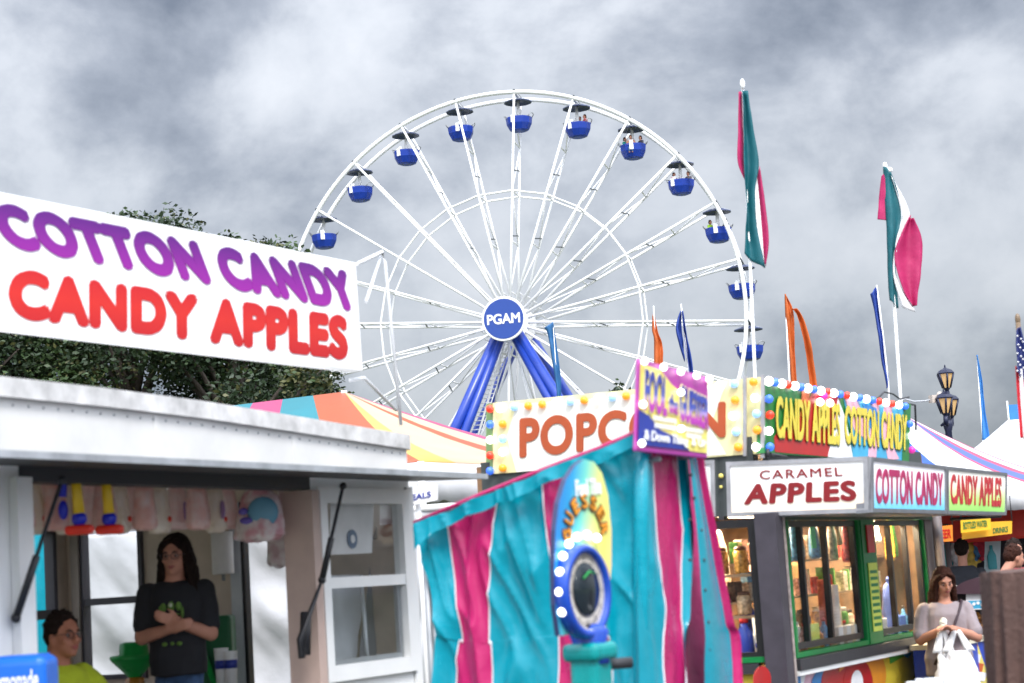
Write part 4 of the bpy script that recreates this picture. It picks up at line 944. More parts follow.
# interior lamps, seen lit; the last, near the glass, added to brighten hung bags
LAMP = mat('lit warm tube', (1, .85, .6), .3, var=0, emit=4, ecol=(1, .80, .52))
for i, (a, o, z, l) in enumerate(((.55, -.75, ZT+.06, .6), (1.7, -.9, ZT+.05, .8), (3.0, -.9, ZT+.05, .8), (.25, -1.25, ZT-.14, .5), (3.0, -.16, ZT+.06, .8))):
    b = MB(); b.tube(KS.pt(a-l/2, z, o), KS.pt(a+l/2, z, o), .022, n=10); b.build('tube_lamp', LAMP, ct)
    ld = bpy.data.lights.new('interior_lamp', 'AREA'); ld.energy = 42; ld.color = (1, .78, .5); ld.shape = 'RECTANGLE'; ld.size = l; ld.size_y = .08
    lo = bpy.data.objects.new('interior_lamp', ld); sc.collection.objects.link(lo); lo.location = KS.pt(a, z-.035, o); lo.rotation_euler = (0, 0, R(62)); lo.parent = None
# shelves along the back and near the end window
SHM = mat('shelf board', (.30, .20, .12), .6)
b = MB()
for z in (ZC+.28, ZC+.58): b.slab(KE, e0+.02, e1+.25, z, z+.02, -.55, -.22)
b.slab(KE, e0+.16, e0+.175, ZC+.0, ZT, -.55, -.53)
b.slab(KE, 0, e1+.25, ZC-.04, ZC-.01, -.6, -.05)
b.build('end_shelf', SHM, ct)
b = MB(); b.slab(KS, .15, LEN-.05, ZC-.05, ZC-.01, -.55, -.05); b.build('inner_counter', SHM, ct)
b = MB()
for z in (ZC+.2, ZC+.62): b.slab(KS, .7, LEN-.1, z, z+.025, -WID+.01, -WID+.32)
b.build('back_shelf', SHM, ct)
# sign boxes hung out in front of the roof edge
CF = Plane(KE.P, d=be)
c_r = KE(869.5, 485); CS = Plane(c_r, d=bm_)
BOX = mat('sign box frame', (.42, .42, .44), .4, .4, var=.15)
DKB = mat('dark sign box frame', (.16, .165, .18), .4, .3, var=.15)
def signbox(pl, bl, br, tr_, tl, face, lab, fm, fw=.03, t=.10):
    q = quadpx(pl, bl, br, tr_, tl); b = MB(); b.pslab([p - pl.n*.006 for p in q], pl.n, t); o = b.build('sign_box', fm, ct, loc=None); o['label'] = lab
    c = sum(q, V((0, 0, 0)))/4
    f = [p + ((q[(i+1) % 4]-p).normalized() + (q[i-1]-p).normalized())*fw for i, p in enumerate(q)]
    b = MB()                                        # raised border
    for i in range(4):
        a, d = q[i], q[(i+1) % 4]; a2, d2 = f[i], f[(i+1) % 4]; n = pl.n
        b.hexa([a-n*.004, d-n*.004, d2-n*.004, a2-n*.004, a+n*.014, d+n*.014, d2+n*.014, a2+n*.014])
    b.build('box_frame', fm, o)
    b = MB(); b.pslab([p+pl.n*.002 for p in f], pl.n, .004); b.build('sign_face', face, o)
    return o, f
zA, zB = KE(869, 512).z, KE(869, 457).z
o1, f1 = signbox(KE, (728, 517), (869, 512.5), (868, 456.5), (726.5, 462), grad('caramel sign face', [(0, (.80, .60, .40)), (.3, (.85, .78, .68)), (.55, (.86, .85, .84))], UP, zA, zB), 'white sign box reading CARAMEL APPLES in dark red', BOX)
text('CARAMEL', 'lettering', o1, quadpx(KE, (760, 479.5), (843, 476), (842, 467), (760, 470.5)), KE.n, DKRED, bold=.012, depth=.003, off=.004, space=1.2)
text('APPLES', 'lettering', o1, quadpx(KE, (744, 505), (857, 501), (856, 480), (747, 484)), KE.n, DKRED, bold=.05, depth=.003, off=.004, space=1.12)
sd0 = CS(871, 485)
zA2, zB2 = CS(872, 512).z, CS(872, 458).z
o2, f2 = signbox(CS, (871, 512.5), (945.5, 514.0), (945, 466.2), (870.5, 457), grad('cotton sign face', [(0, (.05, .45, .70)), (.3, (.35, .66, .80)), (.6, (.84, .84, .86)), (1, (.84, .82, .88))], UP, zA2-.0, zB2), 'white and sky blue sign box reading COTTON CANDY', DKB)
o3, f3 = signbox(CS, (946.5, 514.1), (1005, 515.2), (1006, 473), (946, 466.4), grad('apple sign face', [(0, (.22, .62, .10)), (.3, (.50, .75, .20)), (.65, (.85, .84, .74)), (1, (.85, .84, .80))], UP, zA2-.0, zB2), 'white and lime green sign box reading CANDY APPLES', DKB)
text('COTTON CANDY', 'lettering', o2, quadpx(CS, (875, 503.5), (942, 506), (942, 473), (875, 468)), CS.n, mat('magenta red lettering', (.38, .006, .09), .4), bold=.035, depth=.003, off=.004, space=1.05)
text('CANDY APPLES', 'lettering', o3, quadpx(CS, (950, 504), (1000.5, 507.5), (1001, 478), (950, 474)), CS.n, mat('bright red lettering', (.46, .006, .018), .4), bold=.035, depth=.003, off=.004, space=1.05)
# second end-face box, left of CARAMEL APPLES, mostly behind the booth
o4, f4 = signbox(KE, (640, 519), (716, 516.5), (715, 460), (640, 462), SIGNW, 'blank white sign box left of CARAMEL APPLES', BOX)
b = MB(); q = quadpx(KE, (718, 520), (724, 520), (723, 456), (717, 456)); b.pslab(q, KE.n, .08); b.build('sign_divider', DARK, ct)
b = MB(); b.ell(KE(721, 476, .02), .018); b.ell(KE(721, 487, .02), .012); b.build('yellow_clip', YEL, ct)
# awning deck behind the sign boxes
zD = KE(869, 513).z; zE = CS(1005, 514).z
OV = (c_r - K0).dot(KS.n)
aX = (CS(1005, 514) - KS.P).dot(bm_)
b = MB(); b.hexa([KS.pt(0.0, zD+.02, .0), KS.pt(aX, zD+.02, 0), KS.pt(aX, zD+.02, OV-.11), KS.pt(0.11, zD+.02, OV-.11), KS.pt(0.0, zD+.06, .0), KS.pt(aX, zD+.06, 0), KS.pt(aX, zD+.06, OV-.11), KS.pt(.11, zD+.06, OV-.11)])
b.build('awning_deck', GREYM, ct)
b = MB(); b.tube(CS(1001, 516, -.06), KS.pt(aX-.25, zD-.02, .35), .014); b.build('awning_strut', BLK, ct)
# roof sign: POPCORN end, CANDY APPLES / COTTON CANDY side
RSE = Plane(KE(762, 420, .02), d=be); RSS = Plane(RSE(763, 420), d=bm_)
qp = quadpx(RSE, (493, 474), (745, 454.5), (745, 378.5), (493, 403))
b = MB(); b.pslab(qp, RSE.n, .06); po = b.build('popcorn_sign', PALEY, ct); po['label'] = 'pale yellow roof sign reading POPCORN in orange'
pw = [qp[0].lerp(qp[1], u).lerp(qp[3].lerp(qp[2], u), v) + RSE.n*.002 for u, v in ((.1, .0), (.55, .02), (.93, .02), (.87, .4), (.93, .96), (.45, .92), (.1, .95), (.06, .5))]
b = MB(); b.prism(pw, RSE.n*.002); b.build('sign_panel', mat('cream white sign panel', (.85, .82, .74), .4, var=.04), po)
text('POPCORN', 'lettering', po, quadpx(RSE, (520, 458.5), (726, 437.5), (726, 401), (520, 418)), RSE.n, mat('popcorn orange', (.42, .075, .02), .45), bold=.04, depth=.004, off=.006, space=1.1)
q2 = quadpx(RSE, (745.5, 454.5), (763, 453.5), (763, 377), (745.5, 378.4), -.03); b = MB(); b.pslab(q2, RSE.n, .04); b.build('sign_corner_panel', PALEY, ct)
b = MB(); b.pslab(quadpx(RSE, (743, 456), (746, 456), (746, 376), (743, 376), .012), RSE.n, .02); b.pslab(quadpx(RSE, (760.5, 458), (764, 458), (764, 375), (760.5, 375), .012), RSE.n, .02); b.build('sign_edge', BOX, ct)
q3 = quadpx(RSS, (764.5, 453), (909, 463), (911, 404), (765.5, 378))
b = MB(); b.pslab(q3, RSS.n, .06); cs_ = b.build('candy_sign', mat('candy sign green', (.01, .17, .03), .4), ct); cs_['label'] = 'multicoloured roof sign reading CANDY APPLES and COTTON CANDY in yellow'
P3 = lambda pts, off: [RSS(px, py, off) for px, py in pts]
def pl3(name, pts, m, off): b = MB(); b.prism(P3(pts, off), RSS.n*.002); b.build(name, m, cs_)
pl3('red_apple', [(775, 452), (832, 457), (829, 440), (840, 402), (838, 397), (812, 392), (808, 402), (802, 416), (788, 418), (774, 437)], mat('apple red', (.42, .012, .012), .4), .002)
pl3('stick', [(800, 416), (806, 416), (810, 391), (802, 390)], ORANGE, .005)
pl3('white_wedge', [(828, 457), (853, 459), (846, 420), (838, 398), (833, 430)], TXTW, .005)
pl3('blue_field', [(853, 459), (908, 462), (909, 404.5), (843, 396.5), (850, 430)], CYAN, .002)
for pts in ([(845, 399), (856, 400), (870, 424), (866, 440), (854, 430)], [(884, 406), (892, 407), (890, 440), (899, 459), (888, 460), (882, 430)], [(872, 403), (879, 404), (876, 460), (868, 458)]):
    pl3('pink_swirl', pts, PINKL, .0045)
pl3('blue_swirl', [(862, 403), (876, 408), (884, 440), (876, 436), (868, 424)], mat('deep sky blue', (.02, .22, .60), .4), .007)
pl3('green_edge', [(902, 462), (908.5, 462.5), (909.5, 405), (904, 404)], mat('candy sign green', (0, 1, 0)), .008)
LY = mat('lemon lettering', (.68, .55, .06), .4); BK = mat('lettering shadow', (.05, .12, .04), .5)
for wd, q in (('CANDY APPLES', ((774, 438), (838, 446), (838, 404), (774, 396))), ('COTTON CANDY', ((843, 444), (905, 451), (905, 415), (843, 405)))):
    text(wd, 'lettering_shadow', cs_, quadpx(RSS, *[(x+1, y+1.5) for x, y in q]), RSS.n, BK, bold=.03, depth=.002, off=.010)
    text(wd, 'lettering', cs_, quadpx(RSS, *q), RSS.n, LY, bold=.03, depth=.004, off=.014)
b = MB()
pX = KS.pt(0, ZR); 
for (px, py) in ((500, 474), (620, 464), (755, 456)): p = RSE(px, py, -.12); b.tube((p.x, p.y, ZR-.2), p+UP*.3, .02)
for (px, py) in ((790, 455), (905, 463)): p = RSS(px, py, -.12); b.tube((p.x, p.y, ZR-.2), p+UP*.2, .02)
p, q = RSE(762, 456, -.02), RSS(765, 456, -.02)
b.build('sign_post', GREYM, ct)
p = KE(790, 457, -.1); b = MB(); b.tube(RSS(768, 449, .02), RSS(768, 457, .02), .012); b.tube(RSS(770, 454, .02), RSS(786, 457, .02), .012); b.build('sign_foot', DARK, ct)
# sign-side return at the far left of POPCORN
b = MB(); b.pslab([RSE(486, 476, -.05), RSE(492.5, 474, 0), RSE(492.5, 403, 0), RSE(486, 404, -.05)], RSE.n, .02); b.build('sign_return', mat('return green', (.25, .4, .15), .4), ct)
BC = {'r': mat('lit bulb red', (.8, .04, .02), .25, var=0, emit=.3, ecol=(1, .05, .02)), 'b': mat('lit bulb blue', (.05, .15, .8), .25, var=0, emit=.3, ecol=(.05, .2, 1)), 'o': mat('lit bulb orange', (.9, .30, .02), .25, var=0, emit=.3, ecol=(1, .35, .03)),
      'l': mat('lit bulb pale blue', (.3, .55, .9), .25, var=0, emit=.3, ecol=(.35, .65, 1)), 'w': BULBW, 'm': mat('lit bulb magenta', (.6, .03, .3), .3, var=0, emit=.4)}
def bulb(pl, px, py, c, r=.031, off=.026):
    b = MB(); p = pl(px, py, off); b.ell(p, r, n=12, k=8); b.lathe([(.5*r, -.02), (.5*r, .01)], p-pl.n*r*.9, 8, 0, True); b.build('bulb', BC[c], ct)
for i, c in enumerate('rbwrb'): bulb(RSE, 490, 409+15.5*i, c)
for i, (py, c) in enumerate(((424, 'o'), (439, 'l'), (452, 'w'), (468, 'o'))): bulb(RSE, 502.5, py, c)
xs = list(range(500, 640, 14))
for i, px in enumerate(xs): bulb(RSE, px, 408.5-(px-500)*.1, 'wloowlowlolo'[i % 12] if i else 'w')
for px, py, c in ((720, 385, 'w'), (734, 384, 'l'), (753.5, 382, 'o'), (735, 400, 'o'), (733, 416, 'w'), (736, 432, 'l'), (738, 447, 'o'), (755, 398, 'w'), (756.5, 414, 'l'), (757, 430, 'o'), (756, 447, 'w'), (703, 386, 'w'), (690, 388, 'w')): bulb(RSE, px, py, c)
seq = 'wbwrwbwbwrwbrwbwbrwrwb'
for i in range(22):
    u = (i+.3)/22; px = 767+u*143; bulb(RSS, px, 381+(px-767)*.182, seq[i], .030 if seq[i] != 'w' else .034)
for px, py, c in ((769, 399, 'b'), (770, 415, 'r'), (769, 431, 'w'), (770, 447, 'b'), (820, 402, 'w'), (830, 403, 'w'), (824, 396, 'm'), (910, 424, 'b'), (911, 436, 'w'), (912, 450, 'm')): bulb(RSS, px, py, c)
# painted panel under the counter
def mural(name, pts, m, off):
    b = MB(); b.prism([KS(px, py, off) for px, py in pts], KS.n*.002); b.build(name, m, ct)
mural('mural_pink', [(789, 668), (820, 661), (824, 720), (788, 726)], mat('mural pale pink', (.75, .45, .55), .4), .002)
for pts in ([(790, 668), (797, 666), (795, 690), (790, 715)], [(800, 666), (808, 664), (802, 690), (806, 720), (797, 722)]): mural('mural_white', pts, TXTW, .005)
for pts in ([(793, 680), (800, 668), (801, 690), (795, 722), (791, 722)], [(806, 720), (812, 680), (820, 664), (824, 667), (822, 690), (814, 722)]): mural('mural_blue', pts, mat('mural blue', (.02, .22, .55), .4), .007)
def ring(cx, cy, rx, ry, n=22): return [(cx+rx*math.cos(2*math.pi*k/n), cy+ry*math.sin(2*math.pi*k/n)) for k in range(n)]
AR = mat('apple red', (.6, .02, .02)); 
mural('mural_apple', ring(838, 684, 17, 24), AR, .009); mural('mural_orange', ring(870, 675, 16, 26), mat('mural orange', (.75, .28, .02), .4), .006); mural('mural_apple', ring(858, 686, 15, 28), AR, .012)
mural('mural_white', ring(857, 684, 6, 14), TXTW, .015); mural('mural_stick', [(839, 662), (846, 656.5), (844, 668), (839, 672)], mat('mural orange', (0, 0, 0)), .015)
mural('mural_green', [(889, 650), (912, 644), (908, 654), (890, 664)], mat('mural green', (.10, .45, .05), .4), .004)
mural('mural_blue', [(903, 655), (910, 645), (914, 650), (908, 658)], CYAN, .007); mural('mural_apple', ring(762, 680, 9, 14), AR, .004)
b = MB(); b.prism([KE(px, py, .004) for px, py in ring(727, 676, 14, 13)], KE.n*.002); b.build('mural_apple', AR, ct)
# hood stall piece: blue side bin and lid shelf by the woman
p = KS(905, 668, .3)
t = thing('serving_ledge', 'blue fronted fold-out ledge with a pale top at the far end of the candy stand', 'ledge', (p.x, p.y, 0))
a0 = ks(893, 650)[0]
zl = KS(905, 652, .25).z
b = MB(); b.slab(KS, a0+.1, a0+1.5, zl-.02, zl+.02, .11, .42); b.build('ledge_top', mat('ledge cream', (.72, .66, .5), .5), t)
b = MB(); b.slab(KS, a0+.12, a0+1.5, .05, zl-.022, .13, .40); b.build('ledge_front', mat('ledge blue', (.01, .05, .42), .4), t)

# goods inside the candy trailer
COLS = [('jar of amber sweets', (.42, .18, .04)), ('jar of pale sweets', (.62, .45, .28)), ('jar of brown sweets', (.2, .09, .04)), ('jar of golden sweets', (.6, .36, .08))]
rnd = random.Random(5)
def jar(p, r, h, c, label, group, lid=(.12, .05, .03)):
    t = thing('candy_jar', label, 'jar', p, group)
    b = MB(); b.lathe([(r*.9, 0), (r, .01), (r, h*.8), (r*.8, h*.88)], p, 14, 0); b.build('jar_body', mat('sweets %.2f %.2f' % (c[0], c[2]), c, .25, var=.5, scale=40), t)
    b = MB(); b.lathe([(r*.82, h*.885), (r*.82, h), (r*.3, h+.01)], p, 14, 0); b.build('lid', mat('lid %.2f' % lid[0], lid, .4), t)
for zi, z in enumerate((ZC+.305, ZC+.605)):
    for k in range(5):
        nm, c = COLS[(k+zi*2) % 4]
        p = KE.pt(e0+.10+.145*k, z, -.36-.03*(k % 2)); jar(p, .055, .16+.03*((k*3+zi) % 3), c, 'squat jar of sweets on the %s shelf behind the end window' % ('lower' if zi == 0 else 'upper'), 'jars on the %s shelf of the end window' % ('lower' if zi == 0 else 'upper'))
for k in range(3):
    p = KE.pt(e0+.44-.0*k, ZC+.0+.0, -.28); 
for k, (a, h, cl, lb) in enumerate(((.07, .30, WHITE, 'white paper cup stack with a round emblem, nearest the purple post behind the end window'), (.26, .30, WHITE, 'white paper cup stack with a round emblem, left of the front blue jug'))):
    p = KE.pt(e0+(.07 if k == 0 else .34), ZC, -.22); t = thing('cup_stack', lb, 'cup stack', p)
    b = MB(); b.lathe([(.045, 0), (.055, .16), (.057, .17), (.05, .18), (.057, .28), (.05, .285)], p, 16, 0); b.build('cups', cl, t)
    b = MB(); b.ell(p+KE.n*.05+UP*.09, (.028, .028, .028), n=10, k=6); b.build('emblem', SBLUE, t)
for k in range(2):
    p = KE.pt(e0+.20, ZC+.0+.0, -.24) if k == 0 else KE.pt(e0+.24, ZC, -.42)
    t = thing('blue_jug', ['royal blue plastic jug with red cap, front one behind the end window', 'royal blue plastic jug with red cap, rear one behind the end window'][k], 'jug', p, 'blue jugs behind the end window')
    h = .25 if k == 0 else .42
    b = MB(); b.lathe([(.055, 0), (.065, .02), (.065, h*.7), (.03, h*.9), (.028, h)], p, 14, 0); b.build('jug_body', mat('jug blue', (.02, .06, .45), .3), t); b = MB(); b.lathe([(.034, h), (.034, h+.03)], p, 12, 0); b.build('cap', RED, t)
# long side window displays
def cup_tower(a, o, h, lb, m, r=.045):
    p = KS.pt(a, ZC-.008, o); t = thing('cup_tower', lb, 'cup stack', p, 'cup towers behind the side windows'); b = MB(); pr = []; z = 0
    while z < h: pr += [(r, z), (r*1.05, z+.018), (r*.97, z+.02)]; z += .024
    b.lathe(pr, p, 14, 0, True); b.build('stacked_cups', m, t); return t
LBL = mat('cup white', (.80, .78, .74), .5)
a1 = W1[0]
cup_tower(a1+.42, -.2, .72, 'tall tower of dark clear cups in the first pane from the purple post', mat('smoked clear cups', (.10, .12, .15), .15))
cup_tower(a1+.34, -.3, .60, 'tower of grey clear cups leaning on the first pane from the purple post', mat('grey clear cups', (.35, .35, .36), .15))
cup_tower(ks(844, 600)[0], -.16, .52, 'red and white striped tower of cups in the third pane', mat('red cups', (.55, .12, .08), .4))
cup_tower(ks(853, 600)[0], -.16, .46, 'plain white tower of cups in the third pane beside the green post', LBL)
def boxy(name, lb, cat, a, z, o, d, m, grp=None):
    p = KS.pt(a, z, o); b = MB(); b.box((p.x, p.y, p.z+d[2]/2), d, rz=R(62)); oo = b.build(name, m, loc=p); bev(oo, .005); tag(oo, lb, cat, grp); return oo
KR = mat('kraft card', (.42, .26, .12), .6, var=.15)
for k, px in enumerate((840, 848, 856)): boxy('cup_carton', ['printed white cup carton at the foot of the red tower', 'white cup carton with a blue letter at the foot of the white tower', 'white cup carton against the green post'][k], 'carton', ks(px, 600)[0], ZC-.008, -.05, (.10, .08, .16), LBL)
boxy('lime_card', 'bright green card standing at the bottom left of the first pane', 'card', ks(794, 600)[0], ZC+.002, -.035, (.22, .01, .2), mat('neon green card', (.05, .75, .18), .6))
boxy('yellow_note', 'yellow green price card with dark lines at the bottom of the second pane', 'card', ks(815, 600)[0], ZC+.002, -.035, (.26, .01, .2), mat('yellow green card', (.62, .72, .12), .6))
boxy('lime_card', 'small bright green card stuck high on the second pane', 'card', ks(821, 600)[0], ks(821, 548)[1], -.02, (.10, .01, .17), mat('neon green card', (0, 1, 0)))
for k in range(7):
    boxy('carton', 'brown carton on the %s back shelf' % ('upper' if k % 2 else 'lower'), 'carton', 1.0+.42*k, (ZC+.646 if k % 2 else ZC+.226), -WID+.17, (.26, .2, .2+.03*(k % 3)), KR, 'brown cartons on the %s back shelf' % ('upper' if k % 2 else 'lower'))
for k, (a, o, z, m) in enumerate(((.55, -.9, ZT-.03, 0), (1.3, -.95, ZT-.0, 2), (2.1, -.9, ZT-.05, 0), (2.75, -.9, ZT-.1, 1))):
    p = KS.pt(a, z, o); b = MB(); bag(b, p, .24, .5 if k < 4 else .62, .2, R(62), 0, 200+k)
    tag(b.build('cotton_candy_bag', [BAGM[0], mat('bag caramel', (.72, .45, .22), .3, var=.3, scale=9), BAGM[1]][m], loc=p), ['pink', 'golden', 'cream'][m]+' bag of sweets hanging inside the candy trailer behind the %s side window' % ('nearer' if k < 4 else 'farther'), 'candy bag', 'bags hanging behind the %s side window' % ('nearer' if k < 4 else 'farther'))
rnd = random.Random(44)
GC = [('amber', (.55, .25, .05)), ('white', (.75, .72, .66)), ('pale pink', (.70, .42, .40)), ('cream', (.70, .60, .45)), ('brick red', (.50, .04, .03)), ('sky blue', (.10, .28, .52)), ('golden', (.70, .42, .05)), ('brown', (.16, .07, .03)), ('leaf green', (.10, .35, .06))]
def row(kind, cat, where, a0, a1, o, z, step, hs, rr, seed):
    a = a0; k = 0
    while a < a1:
        cn, c = GC[(k*4+seed+rnd.randint(0, 2)) % 9]; h = rnd.uniform(*hs); p = KS.pt(a, z, o+rnd.uniform(-.03, .03)); lb = '%s %s in the row %s of the candy trailer' % (cn, kind, where); gr = '%ss %s of the candy trailer' % (kind, where)
        nm = kind.replace(' ', '_'); m = mat(cat+' '+cn, c, .3, var=.5, scale=38)
        if kind == 'sweet box':
            b = MB(); b.box((p.x, p.y, p.z+h/2), (.10, .07, h), rz=R(62)+rnd.uniform(-.25, .25)); oo = b.build(nm, m, loc=p); bev(oo, .005); tag(oo, lb, cat, gr)
        elif kind == 'sweet bag':
            b = MB(); bag(b, p, .13, h, .09, R(62), 0, 400+k); tag(b.build(nm, m, loc=p), lb, cat, gr)
        else:
            t = thing(nm, lb, cat, p, gr); b = MB()
            if kind == 'drink bottle': b.lathe([(rr*.9, 0), (rr, .01), (rr, h*.62), (rr*.4, h*.82), (rr*.36, h*.92)], p, 12, 0)
            else: b.lathe([(rr*.85, 0), (rr, .02), (rr*1.03, h*.8), (rr*.8, h*.9)], p, 14, 0)
            b.build('body', m, t); b = MB(); q = .4 if kind == 'drink bottle' else .82
            b.lathe([(rr*q, h*.905), (rr*q, h), (rr*q*.6, h+.006)], p, 12, 0); b.build('cap', mat('cap '+('red', 'white', 'dark')[k % 3], ((.5, .02, .02), (.75, .75, .72), (.08, .05, .04))[k % 3], .4), t)
        a += step*rnd.uniform(.95, 1.3); k += 1
zt0 = ZC-.008
row('drink bottle', 'bottle', 'right behind the side glass', W1[0]+.62, LEN-.3, -.13, zt0, .16, (.16, .26), .035, 1)
row('sweet tub', 'tub', 'on the inner counter', .5, LEN-.1, -.36, zt0, .17, (.18, .36), .06, 3)
for q, (z, hs) in enumerate(((ZC+.40, (.12, .22)), (ZC+.68, (.12, .2)))):
    b = MB(); b.slab(KS, .35, LEN-.06, z-.016, z-.001, -.62, -.40); b.build('inner_shelf', SHM, ct)
    row('sweet box', 'box', 'on the %s inner shelf' % ('middle', 'upper')[q], .45, LEN-.12, -.47, z, .14, hs, 0, 5+2*q)
row('sweet bag', 'candy bag', 'hung along the top', .5, LEN-.15, -.24, ZT-.03, .19, (.2, .36), 0, 2)
for k, px in enumerate((886, 905)):
    boxy('cup_carton', ['white carton with dark print at the foot of the farther window', 'blue and white carton at the foot of the farther window'][k], 'carton', ks(px, 600)[0], ZC-.008, -.08, (.16, .1, .17), [LBL, mat('blue carton', (.08, .18, .6), .5)][k])
p = KS.pt(ks(903, 600)[0], ZC, -.12); b = MB(); bag(b, p+UP*.5, .3, .5, .12, R(62), 0, 300); tag(b.build('candy_pack', mat('blue violet foil', (.14, .20, .62), .3, var=.25), loc=p+UP*.5), 'blue violet foil pack leaning in the last pane of the farther window', 'candy pack')
# price strip on the pillar between the windows
a = ks(868, 600)[0]; p = KS.pt(a, ZC+.1, .07)
t = thing('price_strip', 'narrow yellow green price list with red tag, hung between the two side windows', 'price list', p)
b = MB(); b.slab(KS, W1[1]+.10, W2[0]-.06, ZC+.08, ZC+.62, .064, .07); b.build('list_card', mat('yellow green card', (0, 0, 0)), t)
b = MB(); b.slab(KS, W1[1]+.12, W2[0]-.09, ZC+.7, ZC+.92, .064, .075); b.build('red_tag', mat('tag red', (.6, .02, .03), .4), t)
b = MB()
for k in range(9): b.slab(KS, W1[1]+.12, W2[0]-.08, ZC+.12+.052*k, ZC+.145+.052*k, .0705, .072)
b.build('list_lines', GREEN, t)
# ================================================================== PEOPLE
def limb(b, pts, rs):
    for i in range(len(pts)-1): b.tube(pts[i], pts[i+1], rs[i], rs[i+1], 10)
    for p, r in zip(pts, rs): b.ell(p, r, n=10, k=8)
def hand(b, wrist, d, pn, side, s=1.0, curl=.5):
    """palm, four bent fingers of unequal length and a thumb; d = along the forearm, pn = palm normal"""
    d = V(d).normalized(); pn = V(pn); pn = (pn - d*pn.dot(d)).normalized(); x = d.cross(pn).normalized()*side
    M = Matrix((x, pn, d)).transposed(); c = V(wrist)+d*.045*s
    b.ell(c, (.040*s, .019*s, .056*s), n=10, k=8, mtx=M)
    for k in range(4):
        r0 = V(wrist)+d*.085*s+x*(.027-.018*k)*s; L = (.040, .046, .043, .034)[k]*s
        a = r0+d*L*.9+pn*L*.3*curl; e = a+d*L*.55+pn*L*.8*curl; g_ = e+d*L*.1+pn*L*.6*curl
        b.path([r0-d*.02*s, r0, a, e, g_], [.0095*s, .0095*s, .009*s, .008*s, .0065*s], 8); b.ell(g_, .0066*s, n=8, k=6)
    r0 = V(wrist)+d*.03*s+x*.03*s; a = r0+d*.03*s+x*.022*s+pn*.01*s; e = a+d*.03*s+pn*.012*s*(1+curl)
    b.path([r0-x*.01*s, r0, a, e], [.012*s, .0125*s, .011*s, .008*s], 8); b.ell(e, .008*s, n=8, k=6)
def head(b, c, s=1.0, F=None):
    """c = head centre (skull), F = 3x3 frame: columns right, forward, up"""
    F = F or Matrix.Identity(3); T = lambda x, y, z: V(c)+F @ V((x, y, z))*s
    b.ell(T(0, -.008, .025), (.074*s, .092*s, .090*s), n=18, k=14, mtx=F)
    b.ell(T(0, .022, -.045), (.060*s, .066*s, .066*s), n=16, k=12, mtx=F)
    b.ell(T(0, .062, -.088), (.030*s, .024*s, .022*s), n=12, k=8, mtx=F)
    b.ell(T(0, .074, .028), (.048*s, .018*s, .020*s), n=12, k=8, mtx=F)     # brow
    b.path([T(0, .082, .022), T(0, .098, -.006), T(0, .108, -.026)], [.010*s, .011*s, .014*s], 8); b.ell(T(0, .103, -.028), (.018*s, .014*s, .012*s), n=10, k=6, mtx=F)
    for q in (-1, 1):
        b.ell(T(q*.045, .058, -.022), (.020*s, .022*s, .018*s), n=10, k=6, mtx=F)
        b.ell(T(q*.076, -.008, -.012), (.010*s, .020*s, .032*s), n=10, k=6, mtx=F)
    b.ell(T(0, .083, -.058), (.024*s, .013*s, .012*s), n=10, k=6, mtx=F)
    return T
def face_parts(T, s, parent, F, look=0):
    b = MB()
    for q in (-1, 1): b.ell(T(q*.030, .076, .004), (.0125*s, .009*s, .0075*s), n=12, k=8, mtx=F)
    ey = b.build('eyes', mat('eye white', (.26, .20, .18), .3), parent)
    b = MB()
    for q in (-1, 1): b.ell(T(q*.030, .0835, .003+look), (.0062*s, .004*s, .0062*s), n=10, k=6, mtx=F)
    b.build('iris', mat('dark iris', (.02, .012, .01), .15), ey)
    b = MB()
    for q in (-1, 1): b.path([T(q*.014, .090, .024), T(q*.030, .090, .030), T(q*.047, .078, .024)], [.003*s, .0042*s, .002*s], 6)
    b.build('eyebrows', HAIRD, parent)
    b = MB(); b.path([T(-.022, .083, -.058), T(-.008, .094, -.055), T(0, .096, -.057), T(.008, .094, -.055), T(.022, .083, -.058)], [.003*s, .0055*s, .005*s, .0055*s, .003*s], 8); b.path([T(-.016, .087, -.064), T(0, .094, -.066), T(.016, .087, -.064)], [.003*s, .006*s, .003*s], 8)
    b.build('lips', mat('lips', (.34, .09, .075), .45), parent)
def glasses(T, s, parent, F):
    b = MB()
    for q in (-1, 1):
        b.path([T(q*.031+.024*math.cos(a), .100-.006*abs(math.cos(a)), .004+.017*math.sin(a)) for a in [2*math.pi*k/16 for k in range(16)]], .0022*s, 6, closed=True)
        b.path([T(q*.054, .096, .008), T(q*.076, .06, .01), T(q*.082, -.01, .0)], .002*s, 6)
    b.path([T(-.008, .102, .008), T(.008, .102, .008)], .002*s, 6); b.build('glasses', BLACK, parent)
def frame_dir(yaw, pitch=0, rollz=0):
    """head frame looking along compass yaw (from +Y to +X); pitch down positive"""
    fw = V((math.sin(yaw), math.cos(yaw), 0)); rt = V((fw.y, -fw.x, 0)); f2 = fw*math.cos(pitch)-UP*math.sin(pitch); u2 = rt.cross(f2)
    if rollz: M = Matrix.Rotation(rollz, 3, f2); rt = M @ rt; u2 = M @ u2
    return Matrix((rt, f2, u2)).transposed()
